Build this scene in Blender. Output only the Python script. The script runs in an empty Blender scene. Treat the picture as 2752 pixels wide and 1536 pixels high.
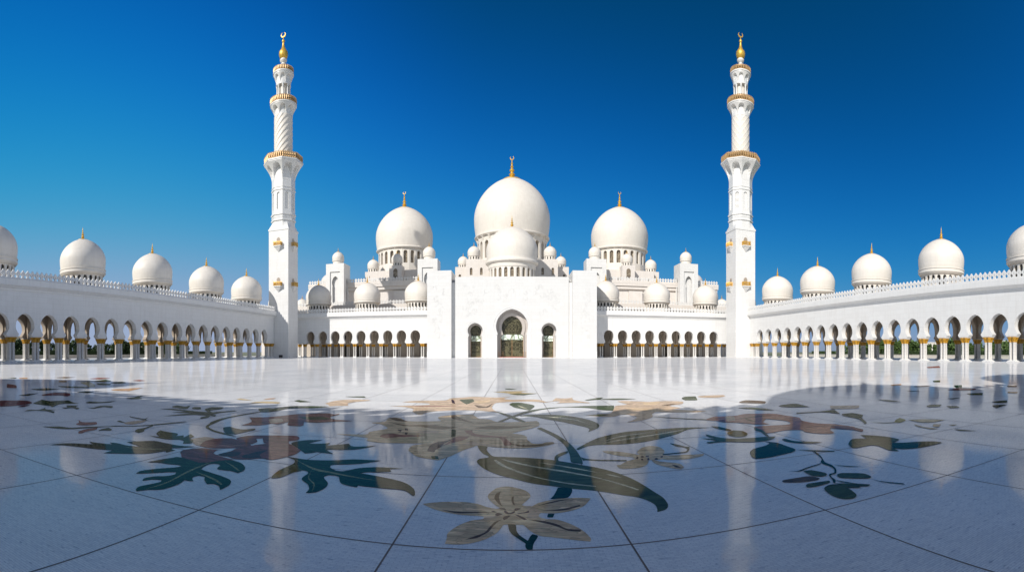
import bpy, bmesh, math, random
from mathutils import Vector, Matrix
from mathutils.geometry import tessellate_polygon
random.seed(7)
sc = bpy.context.scene
COL = sc.collection
PI = math.pi
R = math.radians

# ------------------------------------------------------------------ materials
def _mat(name):
    m = bpy.data.materials.new(name); m.use_nodes = True
    nt = m.node_tree; b = nt.nodes['Principled BSDF']
    return m, nt, b
def _n(nt, t, **k):
    n = nt.nodes.new(t)
    for a, v in k.items():
        if a in n.inputs.keys() if isinstance(a, str) else False: n.inputs[a].default_value = v
        else: setattr(n, a, v)
    return n
def _ramp(nt, fac, c0, c1, p0=0.3, p1=0.7):
    r = nt.nodes.new('ShaderNodeValToRGB')
    r.color_ramp.elements[0].position = p0; r.color_ramp.elements[1].position = p1
    r.color_ramp.elements[0].color = (*c0, 1); r.color_ramp.elements[1].color = (*c1, 1)
    nt.links.new(fac, r.inputs[0]); return r.outputs[0]
def _mix(nt, fac, a, b, mode='MIX'):
    m = nt.nodes.new('ShaderNodeMix'); m.data_type = 'RGBA'; m.blend_type = mode
    for s, v in ((m.inputs[0], fac), (m.inputs[6], a), (m.inputs[7], b)):
        if hasattr(v, 'links'): nt.links.new(v, s)
        elif isinstance(v, (int, float)): s.default_value = v
        else: s.default_value = (*v, 1)
    return m.outputs[2]
def _noise(nt, vec, scale, detail=4, rough=.55, dist=0):
    n = nt.nodes.new('ShaderNodeTexNoise'); n.inputs['Scale'].default_value = scale
    n.inputs['Detail'].default_value = detail; n.inputs['Roughness'].default_value = rough
    n.inputs['Distortion'].default_value = dist
    if vec is not None: nt.links.new(vec, n.inputs['Vector'])
    return n.outputs['Fac']
def _coord(nt, kind='Object', scale=None):
    t = nt.nodes.new('ShaderNodeTexCoord'); o = t.outputs[kind]
    if scale:
        mp = nt.nodes.new('ShaderNodeMapping'); mp.inputs['Scale'].default_value = scale
        nt.links.new(o, mp.inputs['Vector']); o = mp.outputs[0]
    return o
def _bump(nt, b, h, strength, dist=.02):
    n = nt.nodes.new('ShaderNodeBump'); n.inputs['Strength'].default_value = strength
    n.inputs['Distance'].default_value = dist
    nt.links.new(h, n.inputs['Height']); nt.links.new(n.outputs[0], b.inputs['Normal'])
def world_pos(nt):
    g = nt.nodes.new('ShaderNodeNewGeometry'); return g.outputs['Position']

def marble(name, base, dark, joint=(2.0, .8), rough=.38, relief=0, jstr=.06):
    """white marble cladding: mottling, thin block joints, optional carved relief"""
    m, nt, b = _mat(name)
    p = world_pos(nt)
    c = _ramp(nt, _noise(nt, p, .9, 6, .6, .6), dark, base, .25, .6)
    c = _mix(nt, _noise(nt, p, 6, 4), c, [x * .96 for x in base])
    # joints: bands in z and in x+y
    sep = nt.nodes.new('ShaderNodeSeparateXYZ'); nt.links.new(p, sep.inputs[0])
    add = nt.nodes.new('ShaderNodeMath'); add.operation = 'ADD'
    nt.links.new(sep.outputs[0], add.inputs[0]); nt.links.new(sep.outputs[1], add.inputs[1])
    comb = nt.nodes.new('ShaderNodeCombineXYZ')
    nt.links.new(add.outputs[0], comb.inputs[0]); nt.links.new(sep.outputs[2], comb.inputs[1])
    br = nt.nodes.new('ShaderNodeTexBrick'); nt.links.new(comb.outputs[0], br.inputs['Vector'])
    br.inputs['Scale'].default_value = 1; br.inputs['Brick Width'].default_value = joint[0]
    br.inputs['Row Height'].default_value = joint[1]; br.inputs['Mortar Size'].default_value = .012
    br.inputs['Color1'].default_value = (1, 1, 1, 1); br.inputs['Color2'].default_value = (.965, .96, .955, 1)
    br.inputs['Mortar'].default_value = (1 - jstr * 3, 1 - jstr * 3, 1 - jstr * 3.2, 1)
    c = _mix(nt, 1.0, c, br.outputs['Color'], 'MULTIPLY')
    # faint rain streaks
    st = nt.nodes.new('ShaderNodeMapping'); st.inputs['Scale'].default_value = (1.6, 1.6, .12)
    nt.links.new(p, st.inputs['Vector'])
    c = _mix(nt, .35 if not relief else .12, c, _ramp(nt, _noise(nt, st.outputs[0], 1.5, 5), (.86, .84, .81), (1, 1, 1), .3, .55), 'MULTIPLY')
    nt.links.new(c, b.inputs['Base Color']); b.inputs['Roughness'].default_value = rough
    if relief:
        v = nt.nodes.new('ShaderNodeTexVoronoi'); v.feature = 'SMOOTH_F1'; v.inputs['Scale'].default_value = .85
        nz = nt.nodes.new('ShaderNodeTexNoise'); nz.inputs['Scale'].default_value = 1.1; nz.inputs['Detail'].default_value = 5
        nt.links.new(p, nz.inputs['Vector'])
        mx = nt.nodes.new('ShaderNodeVectorMath'); mx.operation = 'MULTIPLY_ADD'
        nt.links.new(nz.outputs['Color'], mx.inputs[0]); mx.inputs[1].default_value = (2.2, 2.2, 2.2); nt.links.new(p, mx.inputs[2])
        nt.links.new(mx.outputs[0], v.inputs['Vector'])
        w = nt.nodes.new('ShaderNodeTexWave'); w.wave_type = 'RINGS'; w.inputs['Scale'].default_value = .5
        w.inputs['Distortion'].default_value = 9; w.inputs['Detail'].default_value = 3; nt.links.new(mx.outputs[0], w.inputs['Vector'])
        h = nt.nodes.new('ShaderNodeMath'); h.operation = 'MULTIPLY'
        r1 = _ramp(nt, w.outputs['Fac'], (0, 0, 0), (1, 1, 1), .55, .75)
        r2 = _ramp(nt, _noise(nt, p, .22, 2), (0, 0, 0), (1, 1, 1), .45, .58)
        nt.links.new(r1, h.inputs[0]); nt.links.new(r2, h.inputs[1])
        _bump(nt, b, h.outputs[0], relief, .05)
    else:
        _bump(nt, b, _noise(nt, p, 3.5, 6), .12, .03)
    return m

def plain(name, base, var=.15, rough=.5, metal=0, scale=4.0, bump=.1, spec=.5):
    m, nt, b = _mat(name)
    p = _coord(nt)
    c = _ramp(nt, _noise(nt, p, scale, 5), [x * (1 - var) for x in base], [min(1, x * (1 + var)) for x in base], .3, .7)
    nt.links.new(c, b.inputs['Base Color']); b.inputs['Roughness'].default_value = rough
    b.inputs['Metallic'].default_value = metal; b.inputs['Specular IOR Level'].default_value = spec
    if bump: _bump(nt, b, _noise(nt, p, scale * 3, 4), bump, .02)
    return m

def lattice(name, dark, line, s=1.6):
    """glazing behind interlaced metal tracery"""
    m, nt, b = _mat(name)
    p = world_pos(nt)
    v = nt.nodes.new('ShaderNodeTexVoronoi'); v.feature = 'DISTANCE_TO_EDGE'; v.inputs['Scale'].default_value = s
    v.inputs['Randomness'].default_value = .55
    nt.links.new(p, v.inputs['Vector'])
    w = nt.nodes.new('ShaderNodeTexWave'); w.wave_type = 'RINGS'; w.inputs['Scale'].default_value = s * .35; w.inputs['Distortion'].default_value = 4
    nt.links.new(p, w.inputs['Vector'])
    a = _ramp(nt, v.outputs['Distance'], (1, 1, 1), (0, 0, 0), .03, .075)
    w2 = _ramp(nt, w.outputs['Fac'], (0, 0, 0), (1, 1, 1), .88, .95)
    f = nt.nodes.new('ShaderNodeMath'); f.operation = 'MAXIMUM'; nt.links.new(a, f.inputs[0]); nt.links.new(w2, f.inputs[1])
    dk = _ramp(nt, _noise(nt, p, .7, 3), [x * .5 for x in dark], [x * 1.6 for x in dark], .35, .65)
    c = _mix(nt, f.outputs[0], dk, line)
    nt.links.new(c, b.inputs['Base Color']); b.inputs['Roughness'].default_value = .25
    return m

M = {}
M['wall'] = marble('white_marble_cladding', (.715, .71, .695), (.675, .67, .66))
M['relief'] = marble('carved_white_marble', (.645, .642, .63), (.635, .632, .62), relief=.3, jstr=.05)
M['cream'] = marble('cream_marble_cladding', (.70, .655, .61), (.65, .60, .555), joint=(1.6, .7))
M['dome'] = marble('dome_marble', (.735, .69, .625), (.69, .645, .58), joint=(1.5, .7), rough=.55, jstr=.035)
M['reveal'] = marble('doorway_reveal_stone', (.50, .455, .42), (.45, .41, .375), joint=(1.2, .6))  # pinkish marble, its tone lowered to carry the shade of the door recess
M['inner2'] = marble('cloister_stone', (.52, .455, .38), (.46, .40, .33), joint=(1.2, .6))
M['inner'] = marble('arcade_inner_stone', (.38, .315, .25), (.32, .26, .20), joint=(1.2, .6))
M['shaft'] = plain('inlaid_column_marble', (.60, .58, .55), .26, .3, 0, 12, .15)
M['gold'] = plain('gilded_metal', (.46, .235, .016), .7, .45, .2, 8, .8)
M['gilt'] = plain('gilded_finial_metal', (.70, .44, .08), .2, .45, .6, 3, .2)
M['rail'] = plain('copper_gold_railing', (.50, .32, .15), .45, .45, .3, 5, .6)
M['tracery'] = plain('brass_tracery', (.19, .17, .095), .2, .4, .3)
M['goldrail'] = plain('gilded_balcony_rail', (.55, .31, .05), .5, .4, .3, 8, .6)
M['lattice'] = lattice('traceried_glass', (.024, .021, .010), (.12, .11, .06), 2.4)
M['latpale'] = lattice('pale_etched_glass', (.66, .74, .64), (.16, .20, .12), .8)
M['dark'] = plain('dark_window_glass', (.030, .026, .020), .4, .2, 0, 2, 0)
M['tan'] = lattice('window_screen', (.12, .09, .06), (.30, .25, .18), 2.2)
M['black'] = plain('black_plastic', (.015, .015, .02), .2, .5)
M['red'] = plain('red_carpet_trim', (.35, .06, .04), .2, .8)
M['bronze'] = plain('bronze_frame', (.32, .18, .08), .2, .4, .5)
M['bark'] = plain('tree_bark', (.12, .09, .06), .3, .9, 0, 12, .5)
M['skirt'] = marble('roof_and_step_marble', (.74, .74, .74), (.68, .68, .69))
M['beige'] = plain('beige_render', (.55, .47, .36), .08, .8)
M['paleb'] = plain('pale_render', (.66, .63, .58), .08, .8)
M['glassb'] = plain('blue_grey_window', (.08, .11, .14), .2, .15)
M['metal'] = plain('grey_painted_metal', (.30, .31, .33), .1, .45, .4)

def foliage(name, a, b_, c_):
    m, nt, b = _mat(name)
    g = nt.nodes.new('ShaderNodeNewGeometry')
    col = _ramp(nt, _noise(nt, g.outputs['Position'], .8, 4), a, b_, .35, .65)
    col = _mix(nt, g.outputs['Random Per Island'], col, c_)
    nt.links.new(col, b.inputs['Base Color']); b.inputs['Roughness'].default_value = .7
    return m
M['leafd'] = foliage('dark_foliage', (.022, .045, .014), (.05, .085, .025), (.035, .06, .02))
M['leafl'] = foliage('bright_foliage', (.05, .095, .018), (.10, .16, .035), (.07, .12, .03))

def polish(nt, b, k=.5, cap=.30, rough=None):
    """stone polish: diffuse body under a weak clear reflection that rises towards grazing angles"""
    out = [n for n in nt.nodes if n.type == 'OUTPUT_MATERIAL'][0]
    b.inputs['Specular IOR Level'].default_value = 0; 
    g = nt.nodes.new('ShaderNodeBsdfAnisotropic'); g.inputs['Roughness'].default_value = .05
    if rough is not None: nt.links.new(rough, g.inputs['Roughness'])
    if b.inputs['Normal'].links: nt.links.new(b.inputs['Normal'].links[0].from_socket, g.inputs['Normal'])
    f = nt.nodes.new('ShaderNodeFresnel'); f.inputs['IOR'].default_value = 1.5
    m1 = nt.nodes.new('ShaderNodeMath'); m1.operation = 'MULTIPLY'; nt.links.new(f.outputs[0], m1.inputs[0]); m1.inputs[1].default_value = k
    m2 = nt.nodes.new('ShaderNodeMath'); m2.operation = 'MINIMUM'; nt.links.new(m1.outputs[0], m2.inputs[0]); m2.inputs[1].default_value = cap
    mx = nt.nodes.new('ShaderNodeMixShader'); nt.links.new(m2.outputs[0], mx.inputs[0]); nt.links.new(b.outputs[0], mx.inputs[1]); nt.links.new(g.outputs[0], mx.inputs[2])
    nt.links.new(mx.outputs[0], out.inputs['Surface'])
# polished courtyard floor ------------------------------------------------
m, nt, b = _mat('polished_courtyard_marble')
p = world_pos(nt)
base = _ramp(nt, _noise(nt, p, 1.3, 7, .65, .8), (.90, .89, .87), (.97, .955, .93), .30, .60)
br = nt.nodes.new('ShaderNodeTexBrick'); nt.links.new(p, br.inputs['Vector'])
br.inputs['Scale'].default_value = 1; br.inputs['Brick Width'].default_value = .075; br.inputs['Row Height'].default_value = .024
br.inputs['Mortar Size'].default_value = .0025; br.inputs['Bias'].default_value = -.3
br.inputs['Color1'].default_value = (1, 1, 1, 1); br.inputs['Color2'].default_value = (.80, .81, .84, 1); br.inputs['Mortar'].default_value = (.72, .72, .75, 1)
base = _mix(nt, .9, base, br.outputs['Color'], 'MULTIPLY')
base = _mix(nt, .55, base, _ramp(nt, _noise(nt, p, .28, 3), (.90, .91, .93), (1, 1, 1), .38, .56), 'MULTIPLY')
sp = _ramp(nt, _noise(nt, p, 26, 3, .7), (.70, .72, .78), (1, 1, 1), .34, .46)
base = _mix(nt, .6, base, sp, 'MULTIPLY')
# slab-to-slab tone and sparse dark flecks
mps = nt.nodes.new('ShaderNodeMapping'); mps.inputs['Scale'].default_value = (1/1.82, 1/2.09, 0); mps.inputs['Location'].default_value = (.5, .27, 0); nt.links.new(p, mps.inputs['Vector'])
fl_ = nt.nodes.new('ShaderNodeVectorMath'); fl_.operation = 'FLOOR'; nt.links.new(mps.outputs[0], fl_.inputs[0])
wn = nt.nodes.new('ShaderNodeTexWhiteNoise'); nt.links.new(fl_.outputs[0], wn.inputs['Vector'])
base = _mix(nt, 1.0, base, _ramp(nt, wn.outputs['Value'], (.90, .91, .92), (1, 1, 1), 0, 1), 'MULTIPLY')
mpf = nt.nodes.new('ShaderNodeMapping'); mpf.inputs['Scale'].default_value = (9, 26, 1); mpf.inputs['Rotation'].default_value = (0, 0, .35); nt.links.new(p, mpf.inputs['Vector'])
base = _mix(nt, .8, base, _ramp(nt, _noise(nt, mpf.outputs[0], 1, 2, .5), (.52, .55, .62), (1, 1, 1), .27, .36), 'MULTIPLY')
nt.links.new(base, b.inputs['Base Color'])
rgh = _ramp(nt, _noise(nt, p, 7, 5), (.04, .04, .04), (.12, .12, .12), .35, .7)
b.inputs['Roughness'].default_value = .5
b.inputs['IOR'].default_value = 1.5
mp = nt.nodes.new('ShaderNodeMapping'); mp.inputs['Scale'].default_value = (.35, 1.0, 1); nt.links.new(p, mp.inputs['Vector'])
hs = nt.nodes.new('ShaderNodeMath'); hs.operation = 'MULTIPLY_ADD'
nt.links.new(_noise(nt, p, 14, 3), hs.inputs[0]); hs.inputs[1].default_value = .12
nt.links.new(_noise(nt, mp.outputs[0], 1.1, 3), hs.inputs[2])
_bump(nt, b, hs.outputs[0], .15, .012)
polish(nt, b, .60, .40, rgh)
M['floor'] = m
def inlay(name, base, var=.3):
    m, nt, b = _mat(name)
    p = world_pos(nt)
    mp = nt.nodes.new('ShaderNodeMapping'); mp.inputs['Rotation'].default_value = (0, 0, .6); mp.inputs['Scale'].default_value = (1, 3.5, 1)
    nt.links.new(p, mp.inputs['Vector'])
    c = _ramp(nt, _noise(nt, mp.outputs[0], 3.2, 6, .62, 1.2), [x * (1 - var) for x in base], [min(1, x * (1 + var * .7)) for x in base], .32, .68)
    v = nt.nodes.new('ShaderNodeTexVoronoi'); v.inputs['Scale'].default_value = 3.4; v.feature = 'F1'
    nz = nt.nodes.new('ShaderNodeTexNoise'); nz.inputs['Scale'].default_value = 2.5; nt.links.new(mp.outputs[0], nz.inputs['Vector'])
    ma = nt.nodes.new('ShaderNodeVectorMath'); ma.operation = 'MULTIPLY_ADD'; nt.links.new(nz.outputs['Color'], ma.inputs[0]); ma.inputs[1].default_value = (.9, .9, .9); nt.links.new(mp.outputs[0], ma.inputs[2])
    nt.links.new(ma.outputs[0], v.inputs['Vector'])
    sp_ = nt.nodes.new('ShaderNodeSeparateColor'); nt.links.new(v.outputs['Color'], sp_.inputs[0])
    c = _mix(nt, .9, c, _ramp(nt, sp_.outputs[0], (.62, .60, .55), (1.15, 1.12, 1.05), .1, .9), 'MULTIPLY')
    v2 = nt.nodes.new('ShaderNodeTexVoronoi'); v2.inputs['Scale'].default_value = 3.4; v2.feature = 'DISTANCE_TO_EDGE'; nt.links.new(ma.outputs[0], v2.inputs['Vector'])
    c = _mix(nt, .55, c, _ramp(nt, v2.outputs['Distance'], (.45, .42, .4), (1, 1, 1), .01, .045), 'MULTIPLY')
    nt.links.new(c, b.inputs['Base Color']); b.inputs['Roughness'].default_value = .5; polish(nt, b, .32, .28)
    return m
for k, c in dict(cream=(.95, .64, .40), sand=(.72, .58, .36), peach=(.76, .56, .40), orange=(.68, .42, .24), brown=(.15, .09, .05), purple=(.06, .028, .05),
                 rose=(.40, .17, .14), wine=(.24, .075, .085), salmon=(.66, .28, .21), teal=(.014, .050, .030), moss=(.085, .12, .065), olive=(.078, .105, .044),
                 vein=(.72, .70, .50), sage=(.30, .30, .17), yellow=(.62, .55, .22)).items():
    M['i_' + k] = inlay(k + '_stone_inlay', c)
M['joint'] = plain('floor_joint', (.10, .065, .05), .3, .5)

# grounds
m, nt, b = _mat('lawn_and_gravel')
p = world_pos(nt)
c = _mix(nt, _ramp(nt, _noise(nt, p, .02, 4), (0, 0, 0), (1, 1, 1), .46, .54), (.07, .12, .03), (.36, .32, .26))
c = _mix(nt, .4, c, _ramp(nt, _noise(nt, p, 2, 5), (.6, .6, .6), (1, 1, 1)), 'MULTIPLY')
nt.links.new(c, b.inputs['Base Color']); b.inputs['Roughness'].default_value = .95
M['ground'] = m
M['paving'] = plain('pale_paving', (.50, .49, .47), .1, .6, 0, .5)
M['grass'] = plain('lawn_grass', (.075, .14, .03), .3, .9, 0, .6, .4)

# ------------------------------------------------------------------ mesh builder
class MB:
    def __init__(s): s.v = []; s.f = []; s.m = []; s.X = Matrix.Identity(4)
    def add(s, vs, fs, mi=0):
        o = len(s.v); X = s.X
        s.v += [tuple(X @ Vector(v)) for v in vs]
        s.f += [tuple(o + i for i in f) for f in fs]; s.m += [mi] * len(fs)
    def box(s, x0, x1, y0, y1, z0, z1, mi=0):
        s.add([(x0,y0,z0),(x1,y0,z0),(x1,y1,z0),(x0,y1,z0),(x0,y0,z1),(x1,y0,z1),(x1,y1,z1),(x0,y1,z1)],
              [(0,3,2,1),(4,5,6,7),(0,1,5,4),(1,2,6,5),(2,3,7,6),(3,0,4,7)], mi)
    def plate(s, outer, holes, y0, y1, mi=0):
        """polygon in x-z with holes, extruded along y"""
        loops = [outer] + list(holes)
        flat = [q for l in loops for q in l]
        tris = tessellate_polygon([[Vector((q[0], q[1], 0)) for q in l] for l in loops])
        n = len(flat)
        vs = [(q[0], y0, q[1]) for q in flat] + [(q[0], y1, q[1]) for q in flat]
        fs = []
        for a, b_, c in tris:
            A, B, C = flat[a], flat[b_], flat[c]
            cr = (B[0]-A[0])*(C[1]-A[1]) - (B[1]-A[1])*(C[0]-A[0])
            if abs(cr) < 1e-9: continue
            if cr < 0: b_, c = c, b_
            fs.append((a, b_, c)); fs.append((n+a, n+c, n+b_))
        o = 0
        for li, l in enumerate(loops):
            k = len(l)
            ar = sum(l[i][0]*l[(i+1)%k][1]-l[(i+1)%k][0]*l[i][1] for i in range(k))
            flip = (ar < 0) != (li > 0)
            for i in range(k):
                a, b_ = o+i, o+(i+1)%k
                fs.append((a, n+a, n+b_, b_) if not flip else (b_, n+b_, n+a, a))
            o += k
        s.add(vs, fs, mi)
    def lathe(s, prof, seg=24, cx=0, cy=0, mi=0, cap=True, rfun=None):
        vs = []; fs = []
        n = len(prof)
        for j in range(seg):
            a = 2*PI*j/seg
            for r, z in prof:
                k = rfun(a) if rfun else 1
                vs.append((cx+r*k*math.cos(a), cy+r*k*math.sin(a), z))
        for j in range(seg):
            j2 = (j+1) % seg
            for i in range(n-1):
                fs.append((j*n+i, j2*n+i, j2*n+i+1, j*n+i+1))
        if cap:
            if prof[0][0] > 1e-4: fs.append(tuple(j*n for j in range(seg-1, -1, -1)))
            if prof[-1][0] > 1e-4: fs.append(tuple(j*n+n-1 for j in range(seg)))
        s.add(vs, fs, mi)
    def surf(s, rf, seg, zs, cx=0, cy=0, mi=0):
        """closed ring grid with radius rf(angle, z)"""
        n = len(zs); vs = []; fs = []
        for j in range(seg):
            a = 2*PI*j/seg
            for z in zs:
                r = rf(a, z); vs.append((cx+r*math.cos(a), cy+r*math.sin(a), z))
        for j in range(seg):
            j2 = (j+1) % seg
            for i in range(n-1): fs.append((j*n+i, j2*n+i, j2*n+i+1, j*n+i+1))
        fs.append(tuple(j*n for j in range(seg-1, -1, -1))); fs.append(tuple(j*n+n-1 for j in range(seg)))
        s.add(vs, fs, mi)
    def build(s, name, mats, parent=None, smooth=None, loc=None):
        me = bpy.data.meshes.new(name); me.from_pydata(s.v, [], s.f)
        if not isinstance(mats, (list, tuple)): mats = [mats]
        for mm in mats: me.materials.append(mm)
        if len(mats) > 1: me.polygons.foreach_set('material_index', s.m)
        me.validate(); me.update()
        if smooth:
            me.polygons.foreach_set('use_smooth', [True]*len(me.polygons))
            me.set_sharp_from_angle(angle=R(smooth))
        return link(name, me, parent, loc)
def link(name, me, parent=None, loc=None, rz=0):
    o = bpy.data.objects.new(name, me); COL.objects.link(o)
    if parent is not None: o.parent = parent
    if loc is not None: o.location = loc
    if rz: o.rotation_euler = (0, 0, rz)
    return o
def thing(name, label, cat, loc=(0,0,0), rz=0, group=None):
    o = bpy.data.objects.new(name, None); COL.objects.link(o)
    o.location = loc; o.rotation_euler = (0,0,rz); o.empty_display_size = .5
    o['label'] = label; o['category'] = cat
    if group: o['group'] = group
    return o
def tag(o, label, cat, group=None):
    o['label'] = label; o['category'] = cat
    if group: o['group'] = group
    return o
def struct(o, kind='structure'): o['kind'] = kind; return o

# ------------------------------------------------------------------ arch outlines (x-z)
def keyhole(cx, an, aw, af, zf, zn, zw, zt, n=9, e=(2.2, .64)):
    """pointed horseshoe opening, bottom left -> top -> bottom right (open bottom at zf)"""
    h = [(af, zf), (an, zn)]
    for i in range(1, n+1):
        t = i/n; h.append((an+(aw-an)*math.sin(t*PI/2), zn+(zw-zn)*t))
    for i in range(1, n+1):
        t = i/(n+1); h.append((aw*(1-t**e[0])**e[1], zw+(zt-zw)*t))
    left = [(cx-x, z) for x, z in h]
    return left + [(cx, zt)] + [(cx+x, z) for x, z in reversed(h)]
def roundwin(cx, z0, w, h, n=8):
    r = w/2; pts = [(cx-r, z0), (cx+r, z0)]
    for i in range(n+1):
        a = PI*i/n; pts.append((cx+r*math.cos(a), z0+h-r+r*math.sin(a)*1.12))
    return pts

# ------------------------------------------------------------------ shared small meshes
_cache = {}
def cached(key, fn):
    if key not in _cache: _cache[key] = fn()
    return _cache[key]
def mesh_of(mb, name, mats, smooth=None):
    o = mb.build(name, mats, None, smooth); me = o.data
    bpy.data.objects.remove(o); return me

def merlon_mesh(w, h, t=.2):
    mb = MB()
    pr = [(.30,0),(.30,.10),(.20,.16),(.24,.24),(.46,.42),(.48,.50),(.40,.58),(.44,.64),(.20,.80),(.12,.90),(0,1)]
    half = [(a*w, b*h) for a, b in pr]
    out = half + [(-x, z) for x, z in reversed(half[:-1])]
    hole = [(.0,.30*h),(.11*w,.44*h),(0,.60*h),(-.11*w,.44*h)]
    mb.plate(out, [hole[::-1]], -t/2, t/2)
    return mesh_of(mb, 'merlon', M['wall'])
def cluster_parts(kind):
    """column cluster: pedestal+impost, shaft, capital. kind: 'wide' or 'slim'"""
    r, dx, dy, pw, pd, iw = (.205, .29, .20, .78, .66, .80) if kind == 'wide' else (.13, .27, .18, .50, .42, .56)
    mb = MB()
    prof = [(1.0, 0), (1.0, .07), (.93, .09), (.80, .16), (.74, .24)]
    for (a, za), (b_, zb) in zip(prof[:-1], prof[1:]):
        vs = [(-pw*a,-pd*a,za),(pw*a,-pd*a,za),(pw*a,pd*a,za),(-pw*a,pd*a,za),(-pw*b_,-pd*b_,zb),(pw*b_,-pd*b_,zb),(pw*b_,pd*b_,zb),(-pw*b_,pd*b_,zb)]
        mb.add(vs, [(0,1,5,4),(1,2,6,5),(2,3,7,6),(3,0,4,7)] )
    k = prof[-1][0]; mb.add([(-pw*k,-pd*k,.24),(pw*k,-pd*k,.24),(pw*k,pd*k,.24),(-pw*k,pd*k,.24)], [(0,1,2,3)])
    ped = mesh_of(mb, 'column_cluster', M['wall'])
    mb = MB(); mb.box(-iw, iw, -.42, .42, 3.60, 3.72); imp = mesh_of(mb, 'impost', M['wall'])
    mb = MB(); mb.lathe([(r*1.25,.24),(r*1.25,.32),(r*1.02,.36),(r,.42),(r*.97,2.80),(r*1.1,2.84),(r*1.1,2.88)], 14)
    sh = mesh_of(mb, 'shaft', M['shaft'], 40)
    mb = MB()
    for sx in (-1, 1):
        for sy in (-1, 1):
            def rf(a, z, sx=sx, sy=sy):
                t = (z-2.84)/.76
                pet = 1 + .16*abs(math.sin(a*4))*(.3+t)*(1 if t < .92 else .3)
                return (r*1.05 + (.46 if kind == 'wide' else .30)*(t**1.6)*.55 + .05*math.sin(t*9)**2)*pet
            mb.surf(rf, 24, [2.84+.76*i/7 for i in range(8)], sx*dx, sy*dy)
    cp = mesh_of(mb, 'capital', M['gold'], 50)
    return ped, sh, cp, dx, dy, imp
def add_cluster(parent, x, y, kind):
    ped, sh, cp, dx, dy, imp = cached(('cl', kind), lambda: cluster_parts(kind))
    c = link('column_cluster', ped, parent, (x, y, .02))
    link('capital', cp, c); link('impost', imp, c)
    for sx in (-1, 1):
        for sy in (-1, 1): link('shaft', sh, c, (sx*dx, sy*dy, 0))
    return c

# ------------------------------------------------------------------ domes
def dome_prof(rad, z0, h, n=22, pinch=.955, zmax=.30):
    pts = []
    for i in range(n+1):
        t = i/n; z = t
        if t < zmax: r = pinch + (1-pinch)*math.sin(t/zmax*PI/2)
        else:
            u = (t-zmax)/(1-zmax); r = (1-u**1.92)**.60
            if u > .93: r = max(r, 0)
        pts.append((rad*max(r, 0.0), z0+h*z))
    pts[-1] = (0, z0+h)
    return pts
def crescent_tube(mb, cz, ro, th, n=22):
    rings = []
    for i in range(n+1):
        a = R(118)+R(304)*i/n; r = th*(.15+math.sin(PI*i/n)); c = Vector((ro*math.cos(a), 0, cz+ro*math.sin(a))); d = Vector((math.cos(a), 0, math.sin(a)))
        rings.append([tuple(c+d*r*math.cos(q*PI/3)+Vector((0, 1, 0))*r*math.sin(q*PI/3)) for q in range(6)])
    vs = [v for rg in rings for v in rg]; fs = [(i*6+q, i*6+(q+1)%6, (i+1)*6+(q+1)%6, (i+1)*6+q) for i in range(n) for q in range(6)]
    mb.add(vs, fs)
def finial_mesh(h, crescent, mat):
    mb = MB(); w = h*.12
    prof = [(w*3.4,-.05*h),(w*3.2,.0*h),(w*2.0,.035*h),(w*1.2,.07*h),(w*.55,.10*h),(w*.9,.16*h),(w*1.1,.22*h),(w*.5,.28*h),(w*.45,.31*h),(w*.85,.36*h),(w*.85,.41*h),(w*.35,.46*h),(w*.3,.49*h),(w*.62,.54*h),(w*.3,.59*h),(w*.22,.63*h),(w*.45,.68*h),(w*.2,.72*h),(w*.14,.82*h),(0,(.84 if crescent else 1.0)*h)]
    mb.lathe(prof, 12)
    if crescent: crescent_tube(mb, .92*h, .075*h, .02*h)
    return mesh_of(mb, 'finial', mat, 45)
def window_drum(parent, rad, z0, z1, N, wz0, wh, wfrac, mat, dark, inset=.3, wname='window', off=0):
    """faceted ring of arched openings, each with its own pane"""
    mb = MB(); w = 2*rad*math.tan(PI/N); ap = rad
    hole = roundwin(0, wz0, w*wfrac, wh, 6)
    for k in range(N):
        a = 2*PI*(k+off)/N
        mb.X = Matrix.Rotation(a, 4, 'Z') @ Matrix.Translation((0, -ap, 0))
        mb.plate([(-w/2, z0), (w/2, z0), (w/2, z1), (-w/2, z1)], [hole[::-1]], 0, inset)
    d = mb.build('drum', mat, parent)
    key = ('pane', round(w*wfrac, 3), wh, wz0, dark.name)
    def mk():
        b2 = MB(); b2.plate(roundwin(0, wz0+.001, w*wfrac+.06, wh+.03, 6), [], 0, .05)
        return mesh_of(b2, wname, dark)
    pm = cached(key, mk)
    for k in range(N):
        a = 2*PI*(k+off)/N
        v = Matrix.Rotation(a, 4, 'Z') @ Vector((0, -ap+inset*.92, 0))
        link(wname, pm, parent, v, a)
    return d
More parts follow.
